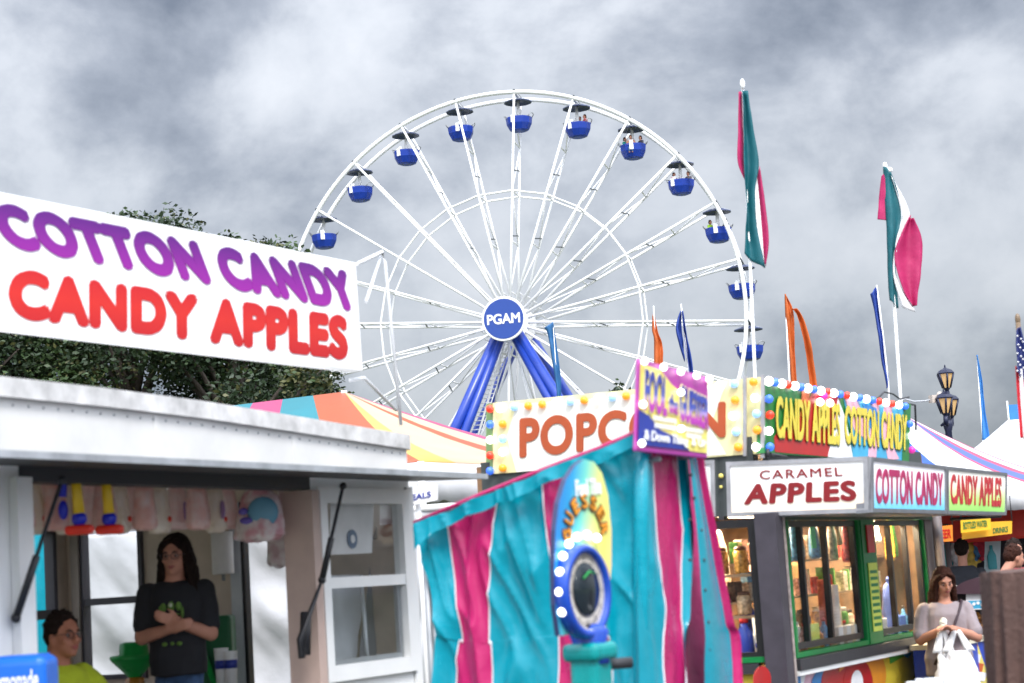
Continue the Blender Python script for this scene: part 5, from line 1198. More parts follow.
def torso(b, base, F, sh=.19, infl=0, zt=1.43, waist=.145, hem=.86, belly=0, flare=0):
    """F columns right, forward, up"""
    T = lambda x, y, z: V(base)+F @ V((x, y, z)); i = infl
    rows = [(hem, .165+i*.5+flare, .115+i*.5+flare), (.95, .168+i+flare*.6, .118+i+belly+flare*.6), (1.08, waist+.012+i, .108+i+belly), (1.20, waist+.02+i, .112+i+belly*.6), (1.32, sh-.015+i*.6, .118+i), (zt-.04, sh-.02, .095+i*.6), (zt, sh*.62, .072)]
    n = 18; i0 = len(b.v)
    for z, rx, ry in rows:
        for k in range(n):
            a = 2*math.pi*k/n; c_, s_ = math.cos(a), math.sin(a); b.v.append(T(rx*math.copysign(abs(c_)**.8, c_), ry*math.copysign(abs(s_)**.85, s_), z))
    for j in range(len(rows)-1):
        for k in range(n): b.f.append((i0+j*n+k, i0+j*n+(k+1) % n, i0+(j+1)*n+(k+1) % n, i0+(j+1)*n+k)); b.m.append(0); b.sm.append(True)
    b.f.append(tuple(i0+k for k in range(n-1, -1, -1))); b.f.append(tuple(i0+(len(rows)-1)*n+k for k in range(n))); b.m += [0, 0]; b.sm += [False, False]
    return T

def ribbed(b, pts, r): b.path(pts, r, 7)
def long_hair(T, s, parent, matl, length=.26, seed=0, fringe=True, part=0):
    rnd = random.Random(seed); b = MB(); F = None
    b.ell(T(0, -.022, .045), .092*s, n=16, k=12); b.ell(T(0, -.045, .0), .088*s, n=14, k=10)
    for q in (-1, 1): b.path([T(q*.01, .072, .098), T(q*.045, .066, .080), T(q*.074, .035, .045), T(q*.086, .005, -.02)], [.014*s, .022*s, .024*s, .026*s], 8)
    for k in range(22):
        a = math.pi*(-.17+1.34*k/21)+math.pi; x, y = .086*math.cos(a), .080*math.sin(a)-.02
        x, y = x, y
        w_ = rnd.uniform(.8, 1.25)*length
        b.path([T(x*.8, y*.8, .06), T(x*1.06, y*1.05, -.03), T(x*1.2+rnd.uniform(-.01, .01), y*1.12, -.03-w_*.5), T(x*1.2+rnd.uniform(-.03, .03), y*1.05+rnd.uniform(-.01, .03), -.03-w_)], [.022*s, .026*s, .024*s, .007*s], 7)
    return remesh(b, 'hair', matl, parent, .009, 2, .006, 45)
def short_hair(T, s, parent, matl, seed=0, F=None):
    rnd = random.Random(seed); b = MB()
    b.ell(T(0, -.022, .048), .090*s, n=16, k=12); b.ell(T(0, -.05, .012), .078*s, n=14, k=10)
    for k in range(46):
        a = rnd.uniform(0, 6.28); e = rnd.uniform(.1, 1.4); d = V((math.cos(a)*math.cos(e), math.sin(a)*math.cos(e), math.sin(e)))
        if d.y > .55 and d.z < .55: continue
        b.path([T(d.x*.07, d.y*.075-.02, .045+d.z*.075), T(d.x*.098, d.y*.10-.02, .045+d.z*.105+.004)], [.016*s, .005*s], 6)
    return remesh(b, 'hair', matl, parent, .008, 2, .004, 60)
JEAN = mat('denim', (.045, .10, .22), .75, var=.2, scale=20, bump=.3, bscale=120)
CLOTH = lambda nm, c: mat(nm, c, .85, var=.10, scale=8, bump=.35, bscale=14)

# --- standing man with crossed arms, in the hatch
mp_ = at(176, 600, 10.75); FZ = .4; S = 1.0
F = frame_dir(R(176), 0)
topz = at(172, 538, 10.75).z
SM = .87; base = V((mp_.x, mp_.y, topz-1.715*SM)); F = F @ Matrix.Diagonal((.76, .87, .87))
t = thing('person', 'person standing with crossed arms, long dark hair, glasses and a black T-shirt', 'person', (base.x, base.y, base.z+.02))
b = MB(); T = torso(b, base, F, .20, 0, 1.43, .165)
hc = T(-.012, .03, 1.60); HF = frame_dir(R(190), R(5))
limb(b, [T(0, 0, 1.40), T(0, .008, 1.47), T(-.005, .015, 1.56)], [.075, .058, .056]); H = head(b, hc, .95, HF)
for q in (-1, 1): limb(b, [T(q*.08, 0, .9), T(q*.10, .02, .52), T(q*.10, -.01, .12)], [.07, .05, .04]); b.ell(T(q*.11, .06, .05), (.045, .12, .05), mtx=F)
armsR = [T(.205, -.01, 1.36), T(.25, .06, 1.09), T(.03, .205, 1.135)]; armsL = [T(-.205, -.01, 1.36), T(-.25, .06, 1.09), T(-.04, .185, 1.17)]
limb(b, armsR, [.054, .044, .030]); limb(b, armsL, [.054, .044, .030])
hand(b, armsR[2], armsR[2]-armsR[1], -F.col[1], 1, .92, .7); hand(b, armsL[2], armsL[2]-armsL[1], -F.col[1], -1, .92, .6)
remesh(b, 'body', SKIN, t, .0085, 3)
face_parts(H, .95, t, HF); glasses(H, .95, t, HF); long_hair(H, .95, t, HAIRD, .20, 3)
b = MB(); torso(b, base, F, .205, .026, 1.445, .176, .84, 0, .035)
for ar in (armsR, armsL): limb(b, [ar[0], ar[0].lerp(ar[1], .35), ar[0].lerp(ar[1], .72)], [.068, .067, .069])
shirt = remesh(b, 'shirt', CLOTH('black cotton', (.010, .010, .014)), t, .009, 3, .012, 9)
GRN = mat('olive print', (.10, .20, .03), .7)
for k, (x, z, rx, rz) in enumerate(((-.035, 1.275, .022, .03), (.02, 1.275, .026, .034), (.075, 1.27, .022, .03), (-.06, 1.235, .012, .04), (.10, 1.24, .012, .045), (.02, 1.225, .07, .008), (-.03, 1.04, .022, .014), (.02, 1.042, .016, .012), (.075, 1.04, .022, .014))):
    b = MB(); b.ell(T(x, .143, z), (rx, .016, rz), n=10, k=6, mtx=F); b.build('shirt_print', GRN, shirt)
b = MB(); b.ell(T(.022, .158, 1.285), (.014, .008, .014), n=10, k=6, mtx=F); b.build('shirt_print', mat('pale print', (.5, .55, .4), .7), shirt)
b = MB()
for q in (-1, 1): limb(b, [T(q*.075, 0, .86), T(q*.10, .02, .52), T(q*.10, -.01, .09)], [.082, .070, .062])
b.ell(T(0, 0, .86), (.178, .128, .10), mtx=F); remesh(b, 'jeans', JEAN, t, .012, 3, .008, 12)

# --- seated person in a lime shirt, lower left
sp_ = at(60, 640, 9.9); F = frame_dir(R(112), 0)
hz = at(62, 641, 9.9).z
base = V((sp_.x-.02, sp_.y, hz-1.575*.9)); F = F @ Matrix.Diagonal((1.0, .95, .9))
t = thing('person', 'seated person in a lime yellow T-shirt with short dark hair and glasses', 'person', (base.x, base.y, base.z+.45))
b = MB(); T = torso(b, base, F, .195, 0, 1.43, .16)
hc = T(.0, .05, 1.60); HF = frame_dir(R(128), R(-2))
limb(b, [T(0, 0, 1.40), T(0, .01, 1.47), T(0, .03, 1.57)], [.078, .062, .060]); H = head(b, hc, .98, HF)
for q in (-1, 1): limb(b, [T(q*.09, 0, .92), T(q*.12, .42, .90), T(q*.12, .44, .50)], [.09, .065, .045]); b.ell(T(q*.12, .50, .46), (.045, .12, .05), mtx=F)
aR = [T(.20, 0, 1.36), T(.27, .16, 1.155), T(.20, .40, 1.13)]; aL = [T(-.20, 0, 1.36), T(-.25, .18, 1.17), T(-.16, .42, 1.14)]
for ar, q in ((aR, 1), (aL, -1)): limb(b, ar, [.064, .052, .034]); hand(b, ar[2], ar[2]-ar[1], -UP, q, 1.05, .4)
remesh(b, 'body', SKINT, t, .0085, 3); face_parts(H, .98, t, HF); glasses(H, .98, t, HF); short_hair(H, .98, t, HAIRD, 4)
b = MB(); torso(b, base, F, .212, .020, 1.44, .172, .86, .02)
for ar in (aR, aL): limb(b, [ar[0]-UP*.0, ar[0].lerp(ar[1], .4), ar[0].lerp(ar[1], .82)], [.080, .080, .082])
b.ell(T(0, .0, 1.435), (.085, .075, .03), mtx=F)
remesh(b, 'shirt', CLOTH('lime cotton', (.42, .50, .015)), t, .009, 3, .012, 9)
b = MB()
for q in (-1, 1): limb(b, [T(q*.09, 0, .92), T(q*.12, .42, .90), T(q*.12, .44, .55)], [.115, .085, .07])
b.ell(T(0, 0, .92), (.17, .13, .10), mtx=F); remesh(b, 'trousers', JEAN, t, .014, 3)
ch = thing('folding_chair', 'folding chair with a navy and grey padded back under the person in lime', 'chair', (base.x, base.y, FZ))
zs = base.z+.71; CT = lambda x, y, z: V((base.x, base.y, 0))+F @ V((x, y, z))
b = MB(); M = F; b.box(CT(0, .02, zs), (.46, .44, .05), mtx=F); bev(b.build('seat', NAVY, ch), .015)
b = MB(); b.box(CT(-.0, -.24, zs+.42), (.46, .05, .36), mtx=F); bk_ = b.build('backrest', NAVY, ch); bev(bk_, .02)
b = MB(); b.box(CT(-.0, -.24, zs+.30), (.462, .056, .10), mtx=F); bev(b.build('grey_band', mat('grey cloth', (0, 0, 0)), bk_), .02)
for x, y in ((-.2, -.2), (.2, -.2), (-.2, .2), (.2, .2)): b = MB(); b.tube(CT(x, y, FZ), CT(x, y*1.1, zs if y > 0 else zs+.58), .014); b.build('leg', GREYM, ch)

# --- woman with the white carrier bags
wv = at(944, 600, 15.5); F = frame_dir(R(186), 0); topz = at(940, 566, 15.5).z
sW = (topz-0)/1.735
base = V((wv.x, wv.y, 0))
t = thing('person', 'woman in a grey top with long brown hair, looking down, holding white bags', 'person', (base.x, base.y, 0))
Sc = Matrix.Scale(sW, 3); F = F @ Sc
b = MB(); T = torso(b, base, F, .172, 0, 1.42, .135)
HF = frame_dir(R(172), R(22), R(4)); hc = T(-.005, .045, 1.60)
hs = .92
limb(b, [T(0, 0, 1.38), T(0, .01, 1.45), T(0, .025, 1.54)], [.066, .05, .05]); H = head(b, hc, hs, HF)
for q in (-1, 1): limb(b, [T(q*.085, 0, .9), T(q*.09, .02, .5), T(q*.09, -.01, .12)], [.085, .056, .04]); b.ell(T(q*.09, .05, .05), (.042, .11, .05), mtx=F)
# her right hand is at the left of the picture
wR = [T(.18, 0, 1.35), T(.235, .03, 1.11), T(.07, .235, 1.195)]; wL = [T(-.18, 0, 1.35), T(-.245, .07, 1.11), T(-.02, .25, 1.20)]
for ar, q in ((wR, 1), (wL, -1)): limb(b, ar, [.052, .043, .030])
hand(b, wR[2], V(wR[2]-wR[1]), -UP, 1, .95, .8); hand(b, wL[2], V(wL[2]-wL[1]), -UP, -1, .95, .9)
remesh(b, 'body', SKIN, t, .0085, 3); face_parts(H, hs, t, HF, -.002); long_hair(H, hs, t, HAIRB, .26, 9)
b = MB(); torso(b, base, F, .178, .020, 1.425, .150, .80, 0, .03)
for ar in (wR, wL): limb(b, [ar[0]+UP*.006, ar[0].lerp(ar[1], .45), ar[0].lerp(ar[1], .78)], [.066, .062, .070])
remesh(b, 'shirt', CLOTH('grey mauve cotton', (.30, .25, .265)), t, .009, 3, .014, 8)
b = MB()
for q in (-1, 1): limb(b, [T(q*.08, 0, .9), T(q*.09, .02, .5), T(q*.09, -.01, .09)], [.11, .078, .066])
b.ell(T(0, 0, .9), (.165, .12, .10), mtx=F); remesh(b, 'jeans', JEAN, t, .014, 3)
b = MB(); b.path([T(-.145, .03, 1.43), T(-.12, .105, 1.37), T(-.05, .145, 1.22), T(.06, .155, 1.05), T(.14, .12, .9)], .012, 6); b.path([T(-.145, .02, 1.43), T(-.10, -.09, 1.38), T(.0, -.14, 1.2), T(.14, -.10, .9)], .012, 6); b.build('shoulder_strap', mat('dark leather', (.04, .02, .03), .5), t)
def carrier(c, wd, h, d, rz, label, seed):
    rnd = random.Random(seed); tb = thing('carrier_bag', label, 'carrier bag', c); Mz = Matrix.Rotation(rz, 3, 'Z'); c = V(c); b = MB()
    def f(u, v):
        a = 2*math.pi*u; k = .55+.45*min(1, v*1.7)-.12*max(0, v-.85)/.15
        x = wd/2*k*math.copysign(abs(math.cos(a))**.7, math.cos(a)); y = d/2*(.25+.75*min(1, v*1.6))*math.sin(a)*(1-.5*max(0, v-.85)/.15)
        p = V((x, y, -.15-v*(h-.15))); fo = .022*mnoise.noise(V((x*14+seed, y*9, v*2.2)))+.010*mnoise.noise(V((x*38, y*20, v*9+seed))); p += V((fo*math.cos(a)*.4, fo*(1 if y > 0 else -1)*1.3, 0))
        if v == 0: p.z += .05*abs(math.cos(a))**2-.06*(1-abs(math.cos(a)))
        return c + Mz @ p
    b.grid(f, 48, 26, 0)
    bt = b.build('bag_body', mat('white plastic film', (.82, .81, .82), .35, var=.04), tb, solid=.003)
    for q in (-1, 1):
        b = MB()
        for y in (-.012, .012): b.grid(lambda u, v: c + Mz @ V((q*(wd*.27*v+.012)+(u-.5)*(.03+.05*v), y+.006*math.sin(u*9), .0-.17*v)), 4, 6, 0)
        b.build('handle', mat('white plastic film', (0, 0, 0)), tb, solid=.003)
bp_ = T(-.05, .28, 1.19); carrier(bp_, .31, .50, .18, R(4), 'bulging white plastic carrier bag hanging from the woman\'s left hand', 3)
bp_ = T(.07, .275, 1.19); carrier(bp_, .17, .50, .14, R(20), 'narrower white plastic carrier bag on the picture-left side of the woman\'s bags', 8)
b = MB(); p = T(.055, .29, 1.26); b.ell(p, (.032, .025, .036)); tag(remesh(b, 'tissue', mat('pale tissue', (.78, .82, .72), .8), None, .006, 1, .012, 60), 'crumpled pale tissue held above the white bags in the woman\'s hand', 'tissue')

# --- people in the crowd behind (small)
def simple_person(px, py_top, Y, label, shirt, hairm, yaw, Hs=1.7, pants=None, lean=0, grp=None):
    p = at(px, py_top, Y); base = V((p.x, p.y, p.z-1.72)) ; base.z = max(base.z, -.3)
    F = frame_dir(yaw, 0); t = thing('person', label, 'person', (base.x, base.y, 0), grp)
    b = MB(); T0 = lambda x, y, z: V((base.x, base.y, 0))+F @ V((x, y+lean*max(0, z-1.0), z*(p.z/1.72)))
    T = lambda x, y, z: T0(x, y, z)
    tb = MB(); torso(tb, (base.x, base.y, 0), F @ Matrix.Diagonal((1, 1, p.z/1.72)), .19, .01)
    for i, q in enumerate(tb.v):
        l = F.transposed() @ (q-V((base.x, base.y, 0))); tb.v[i] = T(l.x, l.y, l.z/(p.z/1.72))
    HF = frame_dir(yaw, R(8)); hc = T(0, .03, 1.61); b.v = list(tb.v); b.f = list(tb.f); b.m = list(tb.m); b.sm = list(tb.sm)
    limb(b, [T(0, 0, 1.4), T(0, .02, 1.55)], [.06, .055]); H = head(b, hc, 1.0, HF)
    for q in (-1, 1): limb(b, [T(q*.09, 0, .9), T(q*.1, .02, .5), T(q*.1, 0, .06)], [.09, .06, .045]); b.ell(T(q*.1, .06, .05), (.045, .12, .05), mtx=F)
    ars = [[T(q*.2, 0, 1.36), T(q*.25, .03, 1.08), T(q*.2, .2, .98)] for q in (-1, 1)]
    for ar, q in zip(ars, (-1, 1)): limb(b, ar, [.055, .045, .032]); hand(b, ar[2], ar[2]-ar[1], -UP, q, 1, .5)
    remesh(b, 'body', SKIN, t, .014, 2); face_parts(H, 1.0, t, HF); short_hair(H, 1.0, t, hairm, 3)
    b = MB(); b.v = [T(0, 0, 1.15)+(q-T(0, 0, 1.15))*1.07 for q in tb.v]; b.f = list(tb.f); b.m = list(tb.m); b.sm = list(tb.sm)
    for ar in ars: limb(b, [ar[0], ar[0].lerp(ar[1], .8)], [.07, .075])
    remesh(b, 'shirt', shirt, t, .014, 2, .01, 9)
    b = MB()
    for q in (-1, 1): limb(b, [T(q*.08, 0, .9), T(q*.1, .02, .5), T(q*.1, 0, .09)], [.12, .085, .07])
    remesh(b, 'trousers', pants or JEAN, t, .018, 2)
    return t
simple_person(974, 549, 19.8, 'person in a tan shirt bending away beyond the food counter', CLOTH('tan cotton', (.42, .26, .17)), HAIRB, R(75), lean=.7)
simple_person(1012, 541, 20.5, 'person with dark hair and red shirt behind the brown draped stand', CLOTH('dark red cotton', (.28, .02, .03)), HAIRD, R(160))
simple_person(960, 541, 22.5, 'person in charcoal clothes among the hanging goods of the red stall', CLOTH('charcoal cotton', (.025, .027, .035)), HAIRD, R(20), lean=.1)

# --- riders in the gondolas
def rider(gi, x, y, yaw, col, hairm, label):
    G = GPOS[gi]; base = G + wh*x + wax*y + UP*(-1.55-.82)
    F = frame_dir(yaw); t = thing('person', label, 'person', (base.x, base.y, base.z+.85), 'riders on the wheel')
    b = MB(); T = torso(b, base, F, .2, 0)
    hc = T(0, .02, 1.62); limb(b, [T(0, 0, 1.4), T(0, .0, 1.55)], [.07, .06]); H = head(b, hc, 1.15, frame_dir(yaw, R(6)))
    for q in (-1, 1):
        limb(b, [T(q*.09, 0, .92), T(q*.1, .36, .9), T(q*.1, .36, .6)], [.09, .065, .05])
        limb(b, [T(q*.21, 0, 1.36), T(q*.26, .05, 1.1), T(q*.2, .26, 1.1)], [.06, .05, .04]); hand(b, T(q*.2, .26, 1.1), F.col[1], -UP, q, 1, .5)
    remesh(b, 'body', SKIN, t, .022, 1)
    b = MB(); torso(b, base, F, .22, .03, 1.46)
    for q in (-1, 1): limb(b, [T(q*.2, 0, 1.36), T(q*.25, .05, 1.14)], [.085, .08])
    remesh(b, 'shirt', CLOTH('rider %s' % (col,), col), t, .022, 1)
    b = MB(); b.ell(H(0, -.025, .05), .10); b.ell(H(0, -.05, -.03), .085); b.build('hair', hairm, t)
    b = MB()
    for q in (-1, 1): limb(b, [T(q*.09, 0, .92), T(q*.1, .36, .9), T(q*.1, .36, .65)], [.10, .08, .065])
    remesh(b, 'shorts', JEAN, t, .03, 1)
rider(1, .50, .0, R(250), (.45, .08, .10), HAIRB, 'rider in a red top in the gondola just right of the wheel top')
rider(1, .10, .45, R(200), (.04, .05, .08), HAIRD, 'darkly dressed rider beside the red topped one in the gondola right of the wheel top')
rider(2, -.50, 0, R(120), (.02, .25, .22), HAIRD, 'rider in teal on the left side of the second gondola right of the wheel top')
rider(2, .52, 0, R(240), (.03, .03, .05), HAIRD, 'rider in black on the right side of the second gondola right of the wheel top')
rider(2, -.06, -.42, R(190), (.40, .18, .12), HAIRB, 'small rider in brown in the middle of the second gondola right of the wheel top')
rider(3, -.42, 0, R(130), (.60, .14, .20), HAIRB, 'rider in pink on the left of the third gondola right of the wheel top')
rider(3, .48, .1, R(230), (.10, .08, .09), HAIRD, 'dark haired rider on the right of the third gondola right of the wheel top')
rider(4, -.48, 0, R(130), (.35, .62, .04), HAIRD, 'rider in lime green on the left of the fourth gondola right of the wheel top')
rider(4, .50, 0, R(240), (.02, .03, .04), HAIRD, 'rider in black on the right of the fourth gondola right of the wheel top')
# ================================================================== FLAGS
def cloth_from(cols, pl, m, ms, nm, parent, amp=.03, seed=0, off=0, n_=4, nv=26):
    return drape(pl, cols, n_, nv, amp, off, seed, ms, 3.0, lim=None).build(nm, m, parent, solid=.006)
FM = lambda nm, c: mat(nm, c, .6, var=.10, scale=3, bump=.25, bscale=12)
FT, FPK, FW_ = FM('flag teal', (.0, .10, .125)), FM('flag magenta', (.42, .010, .10)), FM('flag white', (.82, .81, .82))
# tall flag over the popcorn sign
D1 = 17.0; A1 = Plane(at(745, 200, D1), d=V((1, .15, 0)))
t = thing('tall_flag', 'limp teal, white and magenta flag hanging narrow, highest of the two tall flags', 'flag', (A1(757, 400).x, A1(757, 400).y, 0), 'limp tricolour flags')
b = MB(); p, q = A1(742.5, 84), A1(756, 400); g_ = q + (q-p)*((q.z)/(p.z-q.z)); b.path([p, q, V((q.x, q.y, 0))], [.013, .016, .02], 10); b.build('pole', STEELW, t)
b = MB(); b.ell(A1(742.5, 84, .02), (.024, .024, .05)); b.build('finial', STEELW, t)
cloth_from([[(738.5, 92), (737.5, 130), (737, 160), (743, 178)], [(742, 91), (743.5, 130), (744, 158), (745, 179)]], A1, FPK, None, 'magenta_fold', t, .02, 1, .02)
cloth_from([[(741.5, 91), (743, 130), (743, 165), (746, 200), (745, 230), (744, 254)], [(744, 90), (747, 125), (750, 165), (749, 200), (750, 230), (754, 262)], [(747, 92), (751, 125), (757.5, 163), (754, 190), (756, 225), (764, 269)]], A1, FT, None, 'teal_cloth', t, .035, 2, .05)
cloth_from([[(754, 188), (755, 205), (757, 228), (763, 268)], [(757, 176), (760, 205), (762, 232), (764, 262)]], A1, FW_, None, 'white_band', t, .01, 3, .03)
cloth_from([[(757, 178), (760, 205), (762, 235), (764, 266)], [(758.5, 170), (762, 200), (766.5, 235), (764.5, 264)], [(760, 166), (766, 205), (769, 240), (766, 266)]], A1, FPK, None, 'magenta_cloth', t, .02, 4, .02)
# second tall flag
A2 = Plane(at(893, 240, 19.0), d=V((1, .15, 0)))
t = thing('tall_flag', 'limp teal, white and magenta flag spread wider, lower of the two tall flags', 'flag', (A2(900, 400).x, A2(900, 400).y, 0), 'limp tricolour flags')
b = MB(); p, q = A2(885, 166), A2(901, 405); b.path([p, q, V((q.x, q.y, 0))], [.014, .018, .02], 10); b.build('pole', STEELW, t)
b = MB(); b.ell(A2(885, 166), (.025, .025, .04)); b.ell(A2(889, 170), (.04, .025, .03)); b.build('finial', STEELW, t)
cloth_from([[(882, 176), (880, 195), (878, 219)], [(885, 172), (886, 195), (887, 221)]], A2, FPK, None, 'magenta_fold', t, .02, 5, .02)
cloth_from([[(884, 166), (886, 215), (888, 260), (890, 300)], [(888, 170), (893, 215), (892, 260), (894, 306)], [(891, 172), (903, 213), (895, 245), (899, 308)]], A2, FT, None, 'teal_cloth', t, .035, 6, .05)
cloth_from([[(891, 176), (901, 214), (895, 243), (893, 275), (902, 308)], [(895, 182), (910, 214), (901, 240), (896, 275), (916, 312)]], A2, FW_, None, 'white_band', t, .012, 7, .035)
cloth_from([[(909, 216), (896, 244), (894, 262), (902, 290), (912, 306)], [(911, 218), (909, 245), (909, 270), (911, 290), (914, 306)], [(912, 219), (921, 240), (920, 270), (917, 292), (916, 306)]], A2, FPK, None, 'magenta_cloth', t, .03, 8, .025)
# feather flags
def feather(cols, Y, m, label, pole=None, seed=0, nm='feather_flag'):
    mid = cols[0][0]; pl = Plane(at(mid[0], mid[1]+30, Y), d=V((1, .12, 0)))
    x, y = cols[0][-1]; g_ = pl(x, y); t = thing(nm, label, 'flag', (g_.x, g_.y, 0))
    for k in range(0, len(cols), 2): cloth_from([cols[k], [((a[0]+c[0])/2, (a[1]+c[1])/2) for a, c in zip(cols[k], cols[k+1])], cols[k+1]], pl, m, None, 'cloth', t, .05, seed+k, .02*k)
    P = pole or [cols[0][0], cols[0][-1]]
    b = MB(); pts = [pl(*q) for q in P]; e_ = pts[-1]; pts.append(V((e_.x, e_.y, 0))); b.path(pts, [.012]+[.018]*(len(pts)-1), 6); b.build('pole', STEELW, t)
FO, FB, FBD = FM('feather orange', (.50, .10, .012)), FM('feather blue', (.012, .045, .27)), FM('feather deep blue', (.02, .12, .30))
feather([[(652.5, 316), (652, 330), (654, 345), (653, 395)], [(654, 312), (658, 332), (663, 350), (661, 395)]], 34, FO, 'orange feather flag standing behind the guesser sign', [(653.5, 306), (657, 395)])
feather([[(680.5, 311), (676, 330), (684, 360), (684, 358)], [(681.5, 311), (682, 330), (683.5, 345), (684, 359)], [(682, 311), (684, 335), (688, 365), (690, 400)], [(682.5, 311), (686, 333), (692, 365), (696, 400)]], 33, FB, 'royal blue feather flag right of the orange one behind the guesser sign', [(681, 304), (692, 400)])
feather([[(784.5, 294), (785, 312), (789, 350), (793, 410)], [(787, 296), (793, 312), (795, 350), (798, 410)], [(791, 308), (797, 318), (805, 350), (812, 410)], [(796, 309), (804, 322), (812, 355), (820, 410)]], 32, FO, 'split orange feather flag above the roof bulbs between the tall flags', [(785, 294), (791, 410)])
feather([[(870.5, 294), (875, 312), (879, 345), (886, 384), (886, 388)], [(876, 287), (880, 312), (883, 345), (888, 376), (887, 388)]], 33, FB, 'thin royal blue feather flag left of the second tall flag', [(876.5, 285), (880, 312), (884, 345), (888, 380), (889, 400)])
feather([[(976.5, 355), (979, 385), (981, 410), (982, 440)], [(977.5, 355), (982, 380), (985.5, 410), (990, 440)]], 36, FM('feather sky blue', (.03, .18, .48)), 'narrow sky blue feather flag right of the lamp post', [(977, 355), (983, 440)])
feather([[(544, 328), (548, 335), (552, 360), (556, 385), (557, 398)], [(553, 322), (556, 340), (559, 362), (561, 380), (561, 398)]], 60, FBD, 'dark blue feather flag in front of the wheel\'s right leg', [(553, 322), (558, 400)])
# national flag at the right edge
AU = Plane(at(1020, 380, 15.0), d=V((1, .1, 0)))
t = thing('striped_flag', 'limp red, white and navy starred flag cut by the right edge', 'flag', (AU(1024, 435).x, AU(1024, 435).y, 0))
b = MB(); p = AU(1018, 322); q = AU(1026, 440); b.path([p, q, V((q.x, q.y, 0))], .02, 8); b.ell(p+UP*.02, (.022, .022, .05)); b.build('pole', mat('brass brown pole', (.18, .12, .07), .4), t)
cloth_from([[(1016, 330), (1015, 345), (1016.5, 362), (1016, 372)], [(1018.5, 328), (1020, 345), (1021, 365), (1022, 378)], [(1020, 327), (1024, 345), (1027, 365), (1028, 380)]], AU, FM('flag navy', (.015, .025, .14)), None, 'canton', t, .02, 1, .05)
st = []
for k in range(6):
    o = k*3.4; st.append([(1015.5+o, 366+k*2), (1017.5+o*.9, 395), (1019+o*.9, 420), (1020+o, 438)])
cloth_from(st, AU, [FM('flag red', (.55, .015, .03)), FW_], [0, 1, 0, 1, 0], 'stripes', t, .015, 3, .03)
b = MB()
for k in range(14):
    c = AU(1017.4+(k % 3)*2.8+(k % 2)*.8, 336+k*2.9, .085); b.ell(c, .008, n=6, k=4)
b.build('stars', FW_, t)

# ================================================================== LAMP POST
Lp = at(948, 425, 30); LPX = Plane(Lp, d=V((1, 0, 0)))
t = thing('lamp_post', 'dark blue iron lamp post with three amber glass lanterns rising over the striped tent', 'lamp post', (Lp.x, Lp.y, 0))
IRON = mat('dark navy iron', (.012, .016, .045), .4, .3); AMB = mat('amber lantern glass', (.52, .34, .15), .25, var=.15, scale=6, emit=.12, ecol=(1, .62, .25))
b = MB(); b.lathe([(.16, 0), (.16, .3), (.09, .5), (.07, 1.5), (.055, Lp.z-.1), (.08, Lp.z), (.05, Lp.z+.08)], (Lp.x, Lp.y, 0), 12); b.build('post', IRON, t)
def lantern(px, pyb, pyt, dy=0):
    c = LPX(px, pyb); c.y += dy; h = LPX(px, pyt).z-c.z; r = h*.30; hx = Lp + V((c.x-Lp.x, dy, 0)); z0 = c.z
    b = MB(); b.lathe([(r*.25, 0), (r*.35, h*.05), (r*.5, h*.12)], c, 6, 0, False); b.lathe([(r*1.15, h*.68), (r*1.2, h*.72), (r*.85, h*.84), (r*.35, h*.90), (r*.12, h*.95), (r*.10, h*1.02), (.005, h*1.06)], c, 6, 0, False)
    for k in range(6):
        a = 2*math.pi*(k+.5)/6; u = V((math.cos(a), math.sin(a), 0)); b.tube(c+u*r*.5+UP*h*.12, c+u*r*1.08+UP*h*.68, .018, n=5)
    ln = b.build('lantern', IRON, t)
    b = MB(); b.lathe([(r*.46, h*.125), (r*1.0, h*.675)], c, 6, 0, False); b.build('lantern_glass', AMB, ln)
lantern(947, 391, 366); lantern(944, 417, 391, -.12); lantern(953.5, 418, 391, .16)
b = MB(); b.path([Lp+UP*.0, LPX(944, 420)+V((0, -.12, -.06)), LPX(944, 416.5)+V((0, -.12, 0))], .04, 8); b.path([Lp, LPX(953.5, 421)+V((0, .16, -.06)), LPX(953.5, 417.5)+V((0, .16, 0))], .04, 8); b.tube(Lp, LPX(947, 391), .04); b.tube(LPX(941, 426), LPX(948, 419), .02); b.build('arm', IRON, t)
b = MB(); p = LPX(935, 399); b.box(p, (.16, .12, .12), rz=.3); b.ell(p+V((.07, -.05, .06)), .05); b.path([p, LPX(942, 400)], .02); sl_ = b.build('spot_light', mat('pale fitting', (.55, .48, .42), .5), t)
t2 = thing('overhead_cable', 'thin cable sagging from the lamp post fitting to the candy sign corner', 'cable', LPX(903, 402))
b = MB(); b.path([LPX(935, 399), LPX(925, 401), LPX(914, 401.5), LPX(905, 399), LPX(898, 402)], .014, 5); b.build('cable_run', mat('cable grey', (.4, .42, .45), .5), t2)
b = MB(); b.path([RSS(878, 398, -.1), RSS(884, 392, -.1), RSS(893, 394, -.1), RSS(900, 399, -.1), RSS(909, 397, -.1)], .008, 5); b.path([RSS(896, 402, -.1), RSS(915, 405, -.1), RSS(916, 430, -.1)], .01, 5); b.build('loose_wire', DARK, ct)
# small blue and white pennant on the white tent
p = at(1015, 412, 33); t = thing('pole_pennant', 'tiny blue and white pennant on top of the white tent at the right', 'pennant', p)
b = MB(); b.box(p+V((-.02, 0, .0)), (.18, .02, .26)); b.build('pennant_cloth', FM('feather sky blue', (0, 0, 0)), t); b = MB(); b.box(p+V((.13, 0, .03)), (.10, .018, .2)); b.build('white_strip', FW_, t); b = MB(); b.tube(p+V((-.12, 0, -.5)), p+V((-.12, 0, .2)), .015); b.build('staff', STEELW, t)

